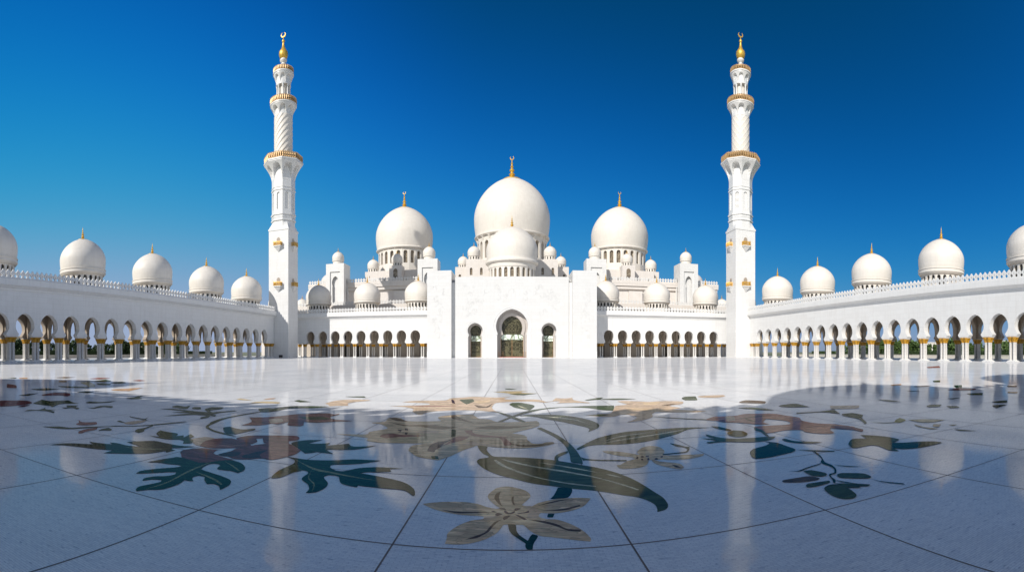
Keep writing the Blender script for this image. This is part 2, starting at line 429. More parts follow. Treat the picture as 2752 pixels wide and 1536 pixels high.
def dome(parent, x, y, rad, zbase, z0, h, fin, N=20, crescent=False, mat=None, drum_mat=None, fmat=None, wfrac=.5, dark=None, label=None):
    """zbase roof level, z0 top of drum/bottom of band; dome h tall from z0+.28*rad"""
    mat = mat or M['dome']; drum_mat = drum_mat or mat; dark = dark or M['dark']
    band = .27*rad
    def mk():
        mb = MB()
        r1 = rad*.955
        prof = [(rad*.90, z0-zbase-.02),(rad*.93, z0-zbase+.03),(rad*1.0, z0-zbase+band*.35),(rad*1.0, z0-zbase+band*.55),(rad*.985, z0-zbase+band*.62),(rad*.985, z0-zbase+band*.8),(rad*1.01, z0-zbase+band*.84),(rad*1.01, z0-zbase+band*.97),(r1, z0-zbase+band)]
        mb.lathe(prof + dome_prof(rad, z0-zbase+band, h, 24, .965)[1:], 56)
        return mesh_of(mb, 'dome', mat, 28)
    me = cached(('dome', rad, zbase, z0, h, mat.name), mk)
    d = link('dome', me, parent, (x, y, zbase))
    if label: d['label'] = label
    dr = rad*.87
    if N:
        window_drum(d, dr, 0, z0-zbase, N, (z0-zbase)*.34 if z0-zbase > 1.6 else .15*(z0-zbase), (z0-zbase)*(.60 if z0-zbase > 1.6 else .72), wfrac, drum_mat, dark, min(.3, rad*.08))
    else:
        mb = MB(); mb.lathe([(dr, 0), (dr, z0-zbase)], 32); mb.build('drum', drum_mat, d, 40)
    link('finial', cached(('fin', round(fin, 2), crescent), lambda: finial_mesh(fin, crescent, M['gilt'])), d, (0, 0, z0-zbase+band+h-.03*rad))
    return d
INLAYS = [
('flower_inlay','C',[('cream',[-0.866,4.63,-0.754,4.511,-0.626,4.43,-0.465,4.37,-0.263,4.347,-0.259,4.276,-0.356,4.23,-0.45,4.109,-0.505,3.979,-0.525,3.892,-0.517,3.812,-0.517,3.696,-0.405,3.695,-0.292,3.744,-0.202,3.826,-0.122,3.958,-0.075,4.133,-0.03,4.148,0.041,4.14,0.1,4.132,0.153,3.991,0.222,3.888,0.317,3.85,0.422,3.808,0.513,3.766,0.609,3.727,0.623,3.787,0.589,3.95,0.509,4.12,0.403,4.245,0.311,4.272,0.253,4.315,0.236,4.385,0.267,4.437,0.392,4.419,0.552,4.474,0.684,4.591,0.761,4.746,0.792,4.827,0.662,4.862,0.507,4.855,0.381,4.816,0.255,4.728,0.192,4.637,0.119,4.649,0.098,4.686,0.18,4.903,0.185,5.034,0.133,5.174,0.036,5.274,-0.064,5.321,-0.162,5.26,-0.228,5.087,-0.249,4.952,-0.224,4.826,-0.158,4.662,-0.112,4.581,-0.155,4.562,-0.243,4.612,-0.337,4.699,-0.46,4.746,-0.639,4.735,-0.783,4.684]),('peach',[-0.255,4.345,-0.239,4.257,-0.189,4.259,-0.116,4.321,-0.081,4.351,-0.168,4.364]),('peach',[0.105,4.623,0.182,4.638,0.246,4.517,0.257,4.437,0.237,4.346,0.255,4.314,0.178,4.289,0.128,4.32,0.158,4.441,0.145,4.522]),('brown',[-0.371,3.793,-0.287,3.883,-0.223,3.961,-0.178,4.12,-0.143,4.218,-0.087,4.27,-0.122,4.205,-0.158,4.107,-0.191,3.975,-0.242,3.886,-0.283,3.83]),('brown',[0.137,4.266,0.236,4.242,0.332,4.186,0.4,4.118,0.462,4.018,0.567,3.978,0.561,3.94,0.466,3.972,0.39,4.065,0.318,4.139,0.21,4.215]),('brown',[-0.177,4.881,-0.165,5.049,-0.119,5.122,-0.132,4.931,-0.11,4.727,-0.088,4.623,-0.132,4.709]),('brown',[-0.004,4.913,0.019,4.952,0.016,4.819,0.029,4.675,0.012,4.676,-0.004,4.782]),('brown',[0.236,4.635,0.347,4.733,0.467,4.806,0.583,4.825,0.462,4.76,0.345,4.698]),('brown',[-0.664,4.49,-0.517,4.457,-0.306,4.464,-0.165,4.463,-0.372,4.421,-0.526,4.414]),('brown',[0.272,4.5,0.374,4.509,0.501,4.546,0.649,4.63,0.655,4.595,0.518,4.503,0.382,4.484]),('purple',[-0.076,4.507,-0.067,4.444,-0.035,4.41,0.007,4.421,0.028,4.468,0.023,4.5,-0.009,4.452,-0.035,4.452,-0.057,4.508]),('purple',[-0.13,4.572,-0.106,4.552,-0.057,4.524,-0.069,4.573,-0.101,4.576]),('purple',[0.017,4.524,0.038,4.5,0.087,4.569,0.039,4.577]),('purple',[-0.151,4.38,-0.127,4.362,-0.084,4.405,-0.119,4.443,-0.145,4.434]),('purple',[-0.193,4.488,-0.173,4.497,-0.14,4.458,-0.172,4.454]),('purple',[-0.08,4.292,-0.069,4.256,-0.044,4.292,-0.009,4.375,-0.045,4.367,-0.075,4.329]),('purple',[0.027,4.398,0.058,4.382,0.113,4.306,0.129,4.269,0.106,4.255,0.057,4.337]),('purple',[0.048,4.431,0.117,4.466,0.155,4.505,0.159,4.457,0.127,4.439,0.059,4.42])]),
('stem_inlay','',[('teal',[-0.035,4.151,0.03,4.137,0.037,4.005,0.061,3.905,0.124,3.786,0.147,3.879,0.165,3.921,0.209,3.882,0.179,3.773,0.163,3.706,0.155,3.621,0.112,3.623,0.101,3.687,0.104,3.731,0.068,3.799,0.01,3.906,-0.022,4.005]),('teal',[0.331,4.408,0.388,4.404,0.365,4.307,0.317,4.322]),('teal',[0.5,5.25,0.646,5.19,0.567,4.88,0.385,4.85,0.437,4.992]),('moss',[0.482,9.335,0.565,9.459,0.784,8.671,0.899,8.019,0.958,7.355,0.96,6.626,0.932,6.316,0.792,6.437,0.827,6.929,0.83,7.648,0.748,8.279,0.622,8.825]),('moss',[0.581,6.563,0.6,6.779,0.653,6.948,0.743,7.09,0.83,7.174,0.815,7.039,0.691,6.827,0.641,6.692,0.632,6.532])]),
('leaf_inlay','big',[('olive',[-0.475,6.534,-0.441,6.685,-0.333,6.769,-0.344,6.874,-0.415,7.006,-0.493,7.292,-0.546,7.604,-0.39,7.548,-0.383,7.298,-0.321,7.011,-0.256,6.84,-0.095,6.813,0.188,6.759,0.517,6.619,0.772,6.409,0.932,6.239,1.077,6.09,1.252,5.823,1.376,5.5,1.44,5.197,1.484,4.877,1.509,4.677,1.494,4.488,1.468,4.392,1.415,4.31,1.322,4.268,1.353,4.379,1.362,4.504,1.318,4.664,1.24,4.784,1.132,4.868,0.988,5.001,0.832,5.105,0.643,5.194,0.416,5.328,0.224,5.438,0.025,5.634,-0.179,5.835,-0.34,6.09,-0.44,6.347]),('vein',[-0.248,6.62,-0.214,6.621,-0.056,6.228,0.145,5.914,0.329,5.678,0.523,5.503,0.694,5.388,0.919,5.249,0.916,5.233,0.671,5.351,0.477,5.507,0.3,5.662,0.114,5.876,-0.086,6.184,-0.197,6.406]),('vein',[-0.149,6.673,-0.093,6.649,0.279,6.266,0.621,6.005,0.888,5.751,1.085,5.492,1.258,5.211,1.352,5.009,1.324,5.007,1.214,5.221,1.042,5.518,0.837,5.739,0.567,5.969,0.226,6.246,-0.037,6.503]),('vein',[0.353,6.469,0.648,6.261,0.925,5.987,1.067,5.807,0.918,5.946,0.642,6.204]),('vein',[1.126,5.748,1.219,5.67,1.279,5.542,1.206,5.608])]),
('leaf_inlay','',[('moss',[0.208,11.256,0.414,11.375,0.823,11.384,1.214,11.192,1.551,10.704,1.721,10.198,1.764,9.81,1.738,9.518,1.638,9.202,1.398,8.813,1.473,9.124,1.456,9.341,1.353,9.58,1.095,10.092,0.765,10.58,0.5,11.021,0.206,11.135]),('vein',[0.51,11.246,1.081,10.877,1.414,10.417,1.587,9.72,1.381,10.315,1.029,10.738])]),
('leaf_inlay','',[('olive',[0.98,7.318,1.13,7.61,1.413,8.107,1.683,8.404,2.069,8.7,2.516,8.808,2.967,8.864,3.408,8.842,3.807,8.654,3.324,8.624,2.912,8.205,2.472,7.849,2.106,7.629,1.721,7.535,1.332,7.562,1.163,7.462,0.993,7.218]),('vein',[1.47,7.7,1.904,8.006,2.441,8.263,3.04,8.567,3.231,8.659,3.007,8.473,2.416,8.178,1.881,7.912]),('vein',[1.478,7.814,1.796,8.203,2.166,8.433,2.625,8.548,2.143,8.345,1.778,8.12])]),
('flower_inlay','small',[('cream',[1.34,7.084,1.418,7.082,1.594,6.98,1.772,6.749,1.728,6.583,1.581,6.648,1.431,6.83,1.356,6.967]),('cream',[1.831,6.922,1.991,7.214,2.155,7.296,2.259,7.171,2.237,6.867,2.144,6.641,2.036,6.465,1.904,6.447,1.841,6.67,1.812,6.801]),('cream',[2.102,6.593,2.318,6.532,2.568,6.489,2.713,6.481,2.65,6.361,2.408,6.248,2.161,6.269,2.034,6.379]),('cream',[1.889,6.395,1.964,6.235,2.106,6.107,2.178,6.002,2.155,5.807,2.092,5.732,2.027,5.779,1.91,5.99,1.867,6.158]),('cream',[1.355,6.164,1.411,6.177,1.535,6.354,1.723,6.47,1.874,6.428,1.765,6.136,1.626,5.976,1.449,5.951,1.358,5.995]),('cream',[1.721,6.702,1.917,6.71,2.126,6.585,2.026,6.353,1.851,6.351,1.682,6.453]),('purple',[1.701,6.504,1.753,6.605,1.749,6.52,1.709,6.462]),('purple',[1.795,6.594,1.841,6.623,1.831,6.543,1.793,6.519]),('purple',[1.757,6.433,1.787,6.452,1.774,6.362,1.746,6.369]),('purple',[1.876,6.613,1.922,6.617,1.907,6.563,1.867,6.556]),('purple',[1.837,6.41,1.877,6.484,1.872,6.4,1.827,6.33]),('purple',[1.935,6.382,1.978,6.442,1.991,6.381,1.947,6.339]),('brown',[2.058,6.003,2.103,5.926,2.115,5.796,2.061,5.841]),('purple',[2.065,6.515,2.112,6.541,2.082,6.468,2.052,6.454])]),
('stem_inlay','',[('moss',[0.964,6.737,1.031,6.616,1.185,6.524,1.553,6.43,1.537,6.364,1.173,6.457,1.005,6.527,0.964,6.491]),('teal',[2.515,7.425,2.585,7.284,2.653,7.071,2.71,7.05,2.608,6.803,2.493,6.646,2.135,6.613,2.153,6.669,2.491,6.712,2.595,6.843,2.603,7.017,2.526,7.118,2.506,7.312])]),
('flower_inlay','lily',[('cream',[-2.735,8.254,-2.562,8.309,-2.595,8.565,-2.461,8.837,-2.383,9.003,-2.432,9.19,-2.661,9.553,-2.845,9.613,-2.876,9.719,-2.67,9.895,-2.727,10.441,-2.64,10.596,-2.457,10.508,-2.229,10.122,-1.793,10.149,-1.506,10.255,-1.666,10.858,-1.392,11.238,-0.931,11.428,-0.734,10.703,-0.486,10.593,-0.286,10.188,0.191,10.247,0.527,10.351,0.565,10.12,0.541,9.692,0.386,9.353,0.169,9.036,-0.006,8.778,0.161,8.653,0.253,8.451,0.257,8.15,0.334,7.8,0.458,7.761,0.555,7.889,0.66,7.915,0.689,7.811,0.616,7.685,0.445,7.538,0.198,7.426,-0.041,7.428,-0.284,7.514,-0.409,7.571,-0.56,7.625,-0.611,7.495,-0.741,7.214,-0.867,6.817,-1.001,6.524,-1.191,6.615,-1.343,6.714,-1.491,6.982,-1.555,7.143,-1.566,7.451,-1.47,7.601,-1.371,7.686,-1.859,7.617,-2.113,7.586,-2.371,7.69,-2.433,7.938,-2.558,7.978,-3.079,8.132]),('sand',[-1.358,7.689,-1.289,8.052,-1.067,8.387,-0.967,8.725,-1.527,8.645,-1.838,8.096,-2.106,7.804,-1.883,7.716]),('sand',[-0.554,8.933,-0.123,9.037,0.172,9.218,0.505,9.904,0.177,9.504,-0.277,9.309,-0.712,9.1]),('peach',[-0.838,7.567,-0.69,7.982,-0.417,7.731,-0.104,7.613,0.143,7.676,0.326,7.606,0.019,7.489,-0.286,7.576,-0.599,7.654]),('purple',[-1.252,7.086,-1.288,7.504,-1.245,7.776,-1.071,8.011,-0.958,8.401,-1.036,7.945,-1.085,7.732,-1.097,7.471,-1.144,7.22,-1.14,7.048]),('rose',[-0.903,9.083,-0.742,9.098,-0.685,8.752,-0.391,8.525,-0.033,8.378,-0.113,8.301,-0.005,7.808,-0.03,7.613,-0.129,7.676,-0.22,8.299,-0.573,8.358,-0.79,8.659]),('rose',[-1.082,7.536,-0.958,8.401,-0.741,8.422,-0.793,8.116,-0.985,7.745]),('rose',[-2.282,8.141,-2.279,8.391,-2.164,8.508,-1.907,8.4,-1.492,8.443,-1.632,8.296,-1.986,8.139,-2.114,7.99]),('brown',[-0.734,9.38,-0.443,9.646,0.024,9.605,0.416,9.698,0.1,9.408,-0.423,9.21]),('brown',[-2.71,10.445,-2.574,10.546,-2.275,10.172,-2.188,10.013,-2.457,10.069]),('brown',[-2.017,9.601,-1.534,9.585,-1.123,9.439,-0.981,9.555,-1.31,9.126,-1.637,9.265]),('peach',[-1.727,8.781,-1.588,8.989,-1.35,8.892,-1.388,8.668,-1.666,8.619]),('brown',[-0.031,7.808,0.205,7.674,0.519,7.724,0.689,7.811,0.449,7.6,0.141,7.549]),('brown',[-2.59,9.916,-2.172,9.567,-1.698,9.61,-1.33,9.827,-1.671,9.459,-2.138,9.416]),('olive',[-1.148,9.148,-1.049,9.067,-0.985,8.397,-1.057,8.311]),('olive',[-1.141,6.777,-1.053,6.791,-0.998,6.573,-1.101,6.606]),('purple',[-2.157,8.964,-2.064,8.891,-2.048,8.757,-2.118,8.832]),('purple',[-2.058,9.132,-1.989,9.098,-1.939,8.873,-1.999,8.906]),('purple',[-2.101,8.7,-2.042,8.732,-2.032,8.627]),('purple',[-1.941,8.648,-1.893,8.659,-1.862,8.452,-1.911,8.483]),('brown',[-1.402,11.167,-1.32,11.247,-1.21,10.918,-0.782,9.995,-1.058,10.311,-1.319,10.647]),('brown',[-0.778,9.94,-0.465,10.125,-0.139,10.248,-0.459,10.015])]),
('flower_inlay','pale',[('peach',[-3.193,13.856,-2.993,14.246,-2.553,14.45,-2.031,14.651,-1.944,15.29,-1.601,15.594,-1.244,15.9,-0.466,15.669,-0.037,15.893,-0.257,15.282,0.038,14.912,0.741,15.016,1.006,14.294,1.398,14.607,0.945,14.078,0.502,14.434,-0.033,14.33,-0.461,13.994,-0.533,12.998,-0.465,12.303,-0.291,11.681,-0.55,11.977,-0.954,12.192,-1.543,12.132,-2.016,11.74,-2.109,11.197,-2.199,11.18,-2.447,11.737,-2.527,12.22,-2.88,12.687,-3.305,12.737,-2.943,12.962,-2.346,13.282,-2.417,13.684]),('olive',[-1.618,14.824,-1.231,15.108,-1.127,14.398,-1.278,13.527]),('brown',[-1.052,13.446,-0.701,12.99,-0.529,13.992,-0.629,12.812,-0.898,12.796]),('cream',[-1.127,14.398,-0.683,14.896,-0.675,14.203,-0.943,13.759]),('rose',[-2.93,12.906,-2.316,13.108,-1.242,13.138,-2.279,12.902]),('purple',[-1.884,14.915,-1.771,14.685,-1.618,13.696,-1.733,13.894])]),
('stem_inlay','',[('moss',[-0.395,11.983,-0.255,11.756,0.028,11.118,0.29,10.245,0.222,10.133,-0.008,10.791,-0.289,11.607]),('moss',[-0.305,10.244,-0.061,10.985,0.32,11.985,0.74,12.542,1.231,12.859,1.219,12.734,0.747,12.322,0.329,11.606,-0.008,10.855,-0.205,10.247]),('moss',[0.478,12.267,1.002,12.77,1.557,12.959,2.17,13.083,2.79,13.031,2.544,11.881,2.235,12.127,1.973,12.596,1.425,12.831,0.99,12.614,0.471,12.087])]),
('leaf_inlay','',[('moss',[-0.075,13.587,0.013,14.002,0.262,14.042,0.578,13.475,0.599,12.996,0.445,12.221,0.273,12.476,0.074,12.827,-0.009,13.196]),('vein',[0.142,13.388,0.285,13.006,0.414,12.472,0.26,12.825])]),
('flower_inlay','tiny',[('sand',[-0.701,17.791,-0.247,18.155,0.046,18.157,0.608,18.328,0.329,17.631,0.931,17.179,0.388,16.518,0.042,16.673,-0.179,17.3]),('moss',[-0.297,19.506,-0.076,19.384,0.204,19.221,-0.013,18.905,-0.229,19.1]),('moss',[-0.094,16.981,0.933,17.211,0.387,16.459,0.123,16.672])]),
('flower_inlay','orange',[('peach',[2.629,12.278,2.823,12.958,3.128,13.11,3.204,13.322,3.12,14.078,3.362,14.205,3.822,13.904,3.986,13.728,4.455,13.847,4.953,13.542,4.707,12.868,4.242,12.565,4.358,11.982,4.028,11.793,4.74,11.129,4.383,10.995,3.786,11.215,3.488,11.4,3.288,11.027,3.135,10.515,2.761,10.046,2.394,9.876,2.668,10.279,2.794,10.61,2.732,11.015,2.552,11.139,2.293,10.805,2.002,10.862,1.704,11.142,2.085,11.316,2.324,11.352,2.454,11.667]),('brown',[4.049,12.741,4.406,12.974,4.63,13.018,4.197,12.58]),('cream',[2.981,12.397,3.802,11.967,4.261,11.913,3.482,11.678,2.977,11.91]),('olive',[1.744,11.136,2.071,11.238,2.283,11.149,2.007,10.891]),('cream',[3.773,13.535,4.329,13.623,3.999,12.987,3.665,12.97])]),
('stem_inlay','',[('moss',[3.156,10.585,3.486,10.327,4.15,9.745,4.108,9.646,3.45,10.219])]),
('leaf_inlay','',[('olive',[5.276,14.423,5.587,14.94,5.964,14.961,5.532,13.735,5.168,13.82]),('peach',[6.045,14.929,6.491,15.09,7.017,15.035,6.864,14.57,6.44,14.262,6.002,14.452])]),
('flower_inlay','',[('peach',[1.407,15.438,1.695,15.264,1.95,15.527,1.897,14.685,2.218,13.997,2.23,13.753,1.801,13.936,1.289,13.873,1.437,14.348,1.216,14.495]),('olive',[2.213,14.641,2.7,15.265,2.958,15.427,2.733,14.828,3.323,14.994,3.854,14.634,3.215,14.508,2.708,14.694,2.271,14.499])]),
('flower_inlay','rose',[('wine',[-4.5,5.498,-4.578,5.663,-4.543,5.786,-4.445,5.955,-4.28,5.983,-4.079,6.059,-4.164,5.974,-4.09,5.767,-4.008,5.701,-3.835,5.623,-3.596,5.559,-3.697,5.42,-3.777,5.258,-3.887,5.141,-4.005,5.123,-4.169,5.222,-4.295,5.28,-4.403,5.402]),('wine',[-4.586,6.092,-4.735,6.397,-4.746,6.721,-4.551,6.911,-4.288,6.808,-3.96,6.611,-3.923,6.401,-4.087,6.206,-4.323,6.044]),('peach',[-5.046,6.44,-4.994,6.776,-4.773,6.759,-4.748,6.442,-4.586,6.092,-4.66,6.086,-4.889,6.28]),('wine',[-3.985,5.717,-3.953,6.03,-3.991,6.224,-3.899,6.6,-3.755,6.823,-3.429,6.947,-3.057,6.226,-3.092,5.958,-3.169,5.813,-3.32,5.834,-3.476,5.671,-3.629,5.61,-3.825,5.707]),('wine',[-4.466,6.966,-4.421,7.279,-4.176,7.479,-3.691,7.675,-3.518,7.489,-3.477,7.306,-3.556,7.168,-3.443,6.94,-3.722,6.794,-3.866,6.858,-4.078,7.2,-4.149,7.105,-3.999,6.881,-3.967,6.654,-4.141,6.695]),('rose',[-3.682,6.723,-3.429,6.947,-3.107,6.667,-3.021,6.28,-3.086,6.066,-3.157,5.82]),('purple',[-3.974,5.725,-3.934,6,-3.762,6.027,-3.708,5.784,-3.807,5.68]),('purple',[-3.638,5.828,-3.607,6.162,-3.524,6.373,-3.455,6.014,-3.335,5.861,-3.508,5.723]),('rose',[-4.498,6.207,-4.29,6.401,-4.011,6.485,-4.129,6.27,-4.339,6.145])]),
('leaf_inlay','',[('teal',[-3.451,7.029,-3.358,7.361,-3.094,7.495,-3.2,7.128,-3.044,7.169,-2.876,7.301,-2.852,7.072,-2.573,7.351,-2.42,7.148,-2.106,7.329,-2.333,6.937,-2.682,6.81,-2.724,6.754,-2.526,6.531,-2.737,6.556,-3.023,6.626,-2.791,6.534,-2.921,6.402,-3.134,6.655])]),
('leaf_inlay','teal2',[('teal',[-3.089,6.101,-2.923,6.077,-2.699,6.046,-2.365,6.152,-2.133,6.3,-1.757,6.334,-1.987,6.072,-2.277,5.922,-2.305,5.869,-2.262,5.743,-2.138,5.627,-2.037,5.638,-1.912,5.841,-1.687,5.964,-1.353,5.969,-1.516,5.903,-1.485,5.782,-1.734,5.687,-1.823,5.609,-1.63,5.546,-1.36,5.435,-1.18,5.306,-1.047,5.096,-0.994,4.889,-1.008,4.858,-1.1,4.992,-1.177,5.049,-1.375,5.057,-1.603,5.07,-1.676,5.087,-1.662,5.01,-1.763,5.037,-1.879,5.101,-1.958,5.25,-2.015,5.37,-2.127,5.4,-2.167,5.31,-2.138,5.226,-2.018,5.047,-1.98,4.852,-2.01,4.68,-2.098,4.611,-2.121,4.751,-2.21,4.922,-2.348,5.064,-2.392,5.188,-2.405,5.359,-2.466,5.464,-2.542,5.484,-2.588,5.326,-2.622,5.051,-2.697,4.971,-2.746,5.087,-2.796,5.387,-2.793,5.746,-2.882,5.961]),('sage',[-2.858,5.972,-2.47,5.656,-2.125,5.527,-1.702,5.384,-1.546,5.341,-1.717,5.356,-2.1,5.46,-2.429,5.562]),('sage',[-2.45,5.609,-2.32,5.196,-2.139,4.953,-2.063,4.697,-2.154,4.947,-2.321,5.171]),('olive',[-2.781,5.752,-2.542,5.484,-2.588,5.326,-2.622,5.051,-2.697,4.971,-2.746,5.087,-2.796,5.387])]),
('leaf_inlay','teal1',[('teal',[-4.442,4.721,-4.395,5.047,-4.357,5.152,-4.346,5.233,-4.245,5.244,-4.051,5.192,-3.847,5.155,-3.77,5.305,-3.699,5.449,-3.6,5.515,-3.419,5.448,-3.244,5.273,-3.168,5.108,-3.17,4.98,-3.304,5.021,-3.489,5.003,-3.567,5.175,-3.65,5.235,-3.725,5.182,-3.704,5.019,-3.635,4.87,-3.458,4.811,-3.212,4.732,-3.045,4.636,-2.956,4.458,-2.94,4.266,-3.051,4.393,-3.139,4.417,-3.184,4.363,-3.305,4.478,-3.396,4.602,-3.481,4.613,-3.502,4.522,-3.439,4.424,-3.381,4.373,-3.443,4.348,-3.498,4.353,-3.444,4.207,-3.428,4.039,-3.448,3.889,-3.547,3.777,-3.593,3.665,-3.636,3.691,-3.695,3.796,-3.679,3.931,-3.65,4.102,-3.704,4.178,-3.791,4.125,-3.837,4.006,-3.897,4.105,-3.868,4.24,-3.766,4.357,-3.748,4.48,-3.807,4.567,-3.888,4.498,-3.979,4.361,-4.12,4.187,-4.169,4.33,-4.086,4.559,-3.964,4.755,-3.948,4.859,-4.038,4.879,-4.174,4.828,-4.309,4.809]),('sage',[-3.785,5.326,-3.719,4.892,-3.659,4.553,-3.577,4.214,-3.558,3.971,-3.583,3.788,-3.581,3.996,-3.614,4.257,-3.711,4.618,-3.761,4.947]),('sage',[-3.637,4.731,-3.427,4.679,-3.183,4.565,-3.032,4.449,-3.055,4.433,-3.216,4.542,-3.42,4.634]),('sage',[-3.66,5.413,-3.427,5.269,-3.204,5.085,-3.244,5.087,-3.432,5.237])]),
('leaf_inlay','',[('teal',[-6.272,4.424,-6.266,4.642,-6.156,4.823,-5.889,5,-6.107,5.111,-5.929,5.145,-5.678,5.238,-5.831,5.312,-5.711,5.364,-5.43,5.344,-5.236,5.438,-5.674,5.544,-5.591,5.703,-5.409,5.928,-5.145,5.909,-4.825,5.895,-4.58,6.001,-4.677,5.82,-4.786,5.679,-4.724,5.585,-4.663,5.594,-4.649,5.359,-4.732,5.435,-4.774,5.232,-4.826,5.102,-5.049,4.881,-5.282,4.692,-5.334,4.939,-5.549,4.815,-5.848,4.718,-6.125,4.589]),('sage',[-5.403,5.223,-5.142,5.34,-4.876,5.54,-4.806,5.662,-4.882,5.447,-5.087,5.283])]),
('leaf_inlay','',[('olive',[-5.867,6.488,-6.059,6.81,-5.844,6.761,-5.577,6.74,-5.429,6.513,-5.378,6.668,-5.242,6.499,-5.365,6.851,-5.153,6.678,-5.097,6.508,-4.938,6.376,-4.82,6.177,-4.907,6.061,-5.039,6.247,-5.17,6.293,-5.374,6.173,-5.841,6.242,-5.59,6.283])]),
('stem_inlay','',[('moss',[-5.668,7.723,-5.835,8.088,-5.93,8.544,-5.895,8.568,-5.702,7.937,-5.584,7.707,-5.25,7.435,-4.884,7.287,-4.57,7.128,-4.684,7.113,-5.153,7.298,-5.507,7.537]),('teal',[-5.312,7.822,-5.255,7.98,-5.038,7.858,-4.848,7.838,-4.732,8.046,-4.642,7.895,-4.673,7.487,-4.694,7.288,-4.869,7.297,-5.042,7.442])]),
('flower_inlay','',[('rose',[-5.638,9.328,-5.284,9.616,-5.071,10.066,-4.917,10.403,-4.768,10.473,-4.393,10.811,-4.112,10.662,-4.043,10.859,-3.989,10.625,-4.021,10.208,-3.821,9.908,-3.333,9.774,-3.679,9.54,-3.97,9.287,-4.27,9.291,-4.068,8.852,-4.074,8.7,-4.352,8.717,-4.551,9.156,-4.592,8.724,-4.758,8.77,-4.844,8.453,-5.173,8.255,-5.242,8.779]),('peach',[-5.114,9.307,-4.894,9.502,-4.665,9.099,-4.803,8.815]),('wine',[-4.666,9.389,-4.351,9.466,-4.084,8.845,-4.336,8.724]),('olive',[-4.658,9.854,-4.25,10.195,-3.874,9.887,-4.207,9.603])]),
('stem_inlay','',[('moss',[-5.904,8.195,-6.052,8.726,-6.08,9.4,-5.977,10.217,-5.869,10.68,-5.909,10.101,-5.983,9.25,-5.907,8.582,-5.748,8.009]),('moss',[-6.282,10.872,-6.16,11.163,-5.994,11.143,-5.813,11.802,-5.171,12.098,-4.806,12.135,-5.1,11.643,-5.591,11.35,-5.635,10.704,-5.737,10.353,-5.928,10.344])]),
('leaf_inlay','',[('moss',[-8.357,9.372,-8.085,9.607,-7.401,9.568,-6.953,9.579,-7.392,10.032,-7.532,10.534,-7.228,10.624,-7.065,10.265,-7.123,9.887,-6.867,9.641,-6.618,10.232,-6.515,10.192,-6.646,9.693,-6.601,9.232,-6.518,9.291,-6.36,9.031,-6.544,9.083,-6.403,8.821,-6.409,8.553,-6.544,8.716,-6.592,9.048,-6.943,8.977,-7.341,8.352,-7.262,8.885,-7.139,9.231,-7.648,8.99,-7.482,9.393]),('moss',[-8.4,9.91,-8.535,10.291,-8.151,10.194,-8.245,10.524,-7.806,9.835,-7.929,9.736]),('moss',[-7.837,10.057,-7.929,10.29,-7.751,10.324,-7.473,9.972,-7.606,9.871])]),
('flower_inlay','',[('peach',[-5.202,12.8,-5.234,13.572,-5,14.08,-4.492,14.25,-4.236,14.051,-4.631,13.266,-4.393,12.513,-4.661,12.416,-4.844,12.232,-5.048,12.617]),('olive',[-6.356,13.141,-6.304,13.398,-5.759,13.083,-6.01,12.834]),('moss',[-5.412,15.07,-4.842,15.361,-4.634,14.885,-5.153,14.934])]),
('flower_inlay','',[('sand',[-8.12,12.704,-8.178,12.999,-7.541,12.681,-7.818,12.575]),('orange',[-7.359,13.003,-7.396,13.459,-7.229,13.615,-7.169,13.327]),('sand',[-7.186,11.937,-7.218,12.338,-6.967,12.625,-6.534,12.576,-6.436,12.226,-6.819,12.15])]),
('stem_inlay','',[('moss',[-7.916,5.386,-7.809,5.538,-7.661,5.695,-7.425,5.782,-7.353,6.088,-7.108,6.442,-7.079,6.611,-6.776,6.922,-6.621,7.399,-6.421,8.04,-6.381,7.991,-6.477,7.459,-6.723,6.868,-6.991,6.568,-7.192,6.138,-7.32,5.701,-7.522,5.505]),('rose',[-7.013,5.615,-7.147,5.917,-7.146,6.191,-6.966,5.998,-6.92,5.729,-6.817,5.541,-6.84,5.476]),('olive',[-6.313,6.391,-6.46,6.599,-6.482,6.822,-6.61,7.211,-6.492,7.062,-6.381,6.736,-6.198,6.504,-6.154,6.324]),('moss',[-6.812,5.919,-6.935,6.099,-6.973,6.319,-6.796,6.253,-6.69,6.118,-6.821,6.035]),('peach',[-7.243,7.011,-7.285,7.266,-7.204,7.65,-7.026,7.372,-6.964,7.008,-7.071,6.927]),('moss',[-7.499,7.045,-7.535,7.164,-7.222,7.033,-7.322,7.003]),('moss',[-7.93,7.85,-7.758,7.76,-7.315,7.699,-7.516,8.078,-7.253,7.68,-6.987,7.554,-7.322,7.614,-7.738,7.695]),('rose',[-7.783,6.164,-7.869,6.3,-8.247,6.602,-7.902,6.424,-7.717,6.645,-7.477,6.458,-7.498,6.207,-7.645,6.102])]),
('flower_inlay','',[('wine',[-12.736,7.163,-12.666,7.502,-12.309,7.874,-11.638,7.592,-11.395,7.098,-11.321,6.705,-11.393,6.408]),('wine',[-11.083,6.767,-11.363,7.149,-11.266,7.301,-10.991,6.915])]),
('leaf_inlay','',[('olive',[-11.615,7.627,-12.342,8.424,-11.832,8.391,-11.753,8.683,-11.682,8.958,-11.093,8.692,-10.835,8.7,-10.998,8.175,-10.724,7.775,-10.501,7.494,-10.816,7.646,-11.186,7.587]),('moss',[-10.18,6.427,-10.374,6.68,-10.232,6.895,-10.532,7.305,-10.192,7.091,-9.968,7.272,-9.941,7.05,-9.704,7.002,-9.49,6.816,-9.882,6.876,-10.147,6.75]),('moss',[-10.287,7.647,-10.194,7.769,-10.618,8.067,-10.41,8.334,-10.185,8.055,-9.866,7.923,-9.727,7.716,-10.113,7.875,-10.035,7.576])]),
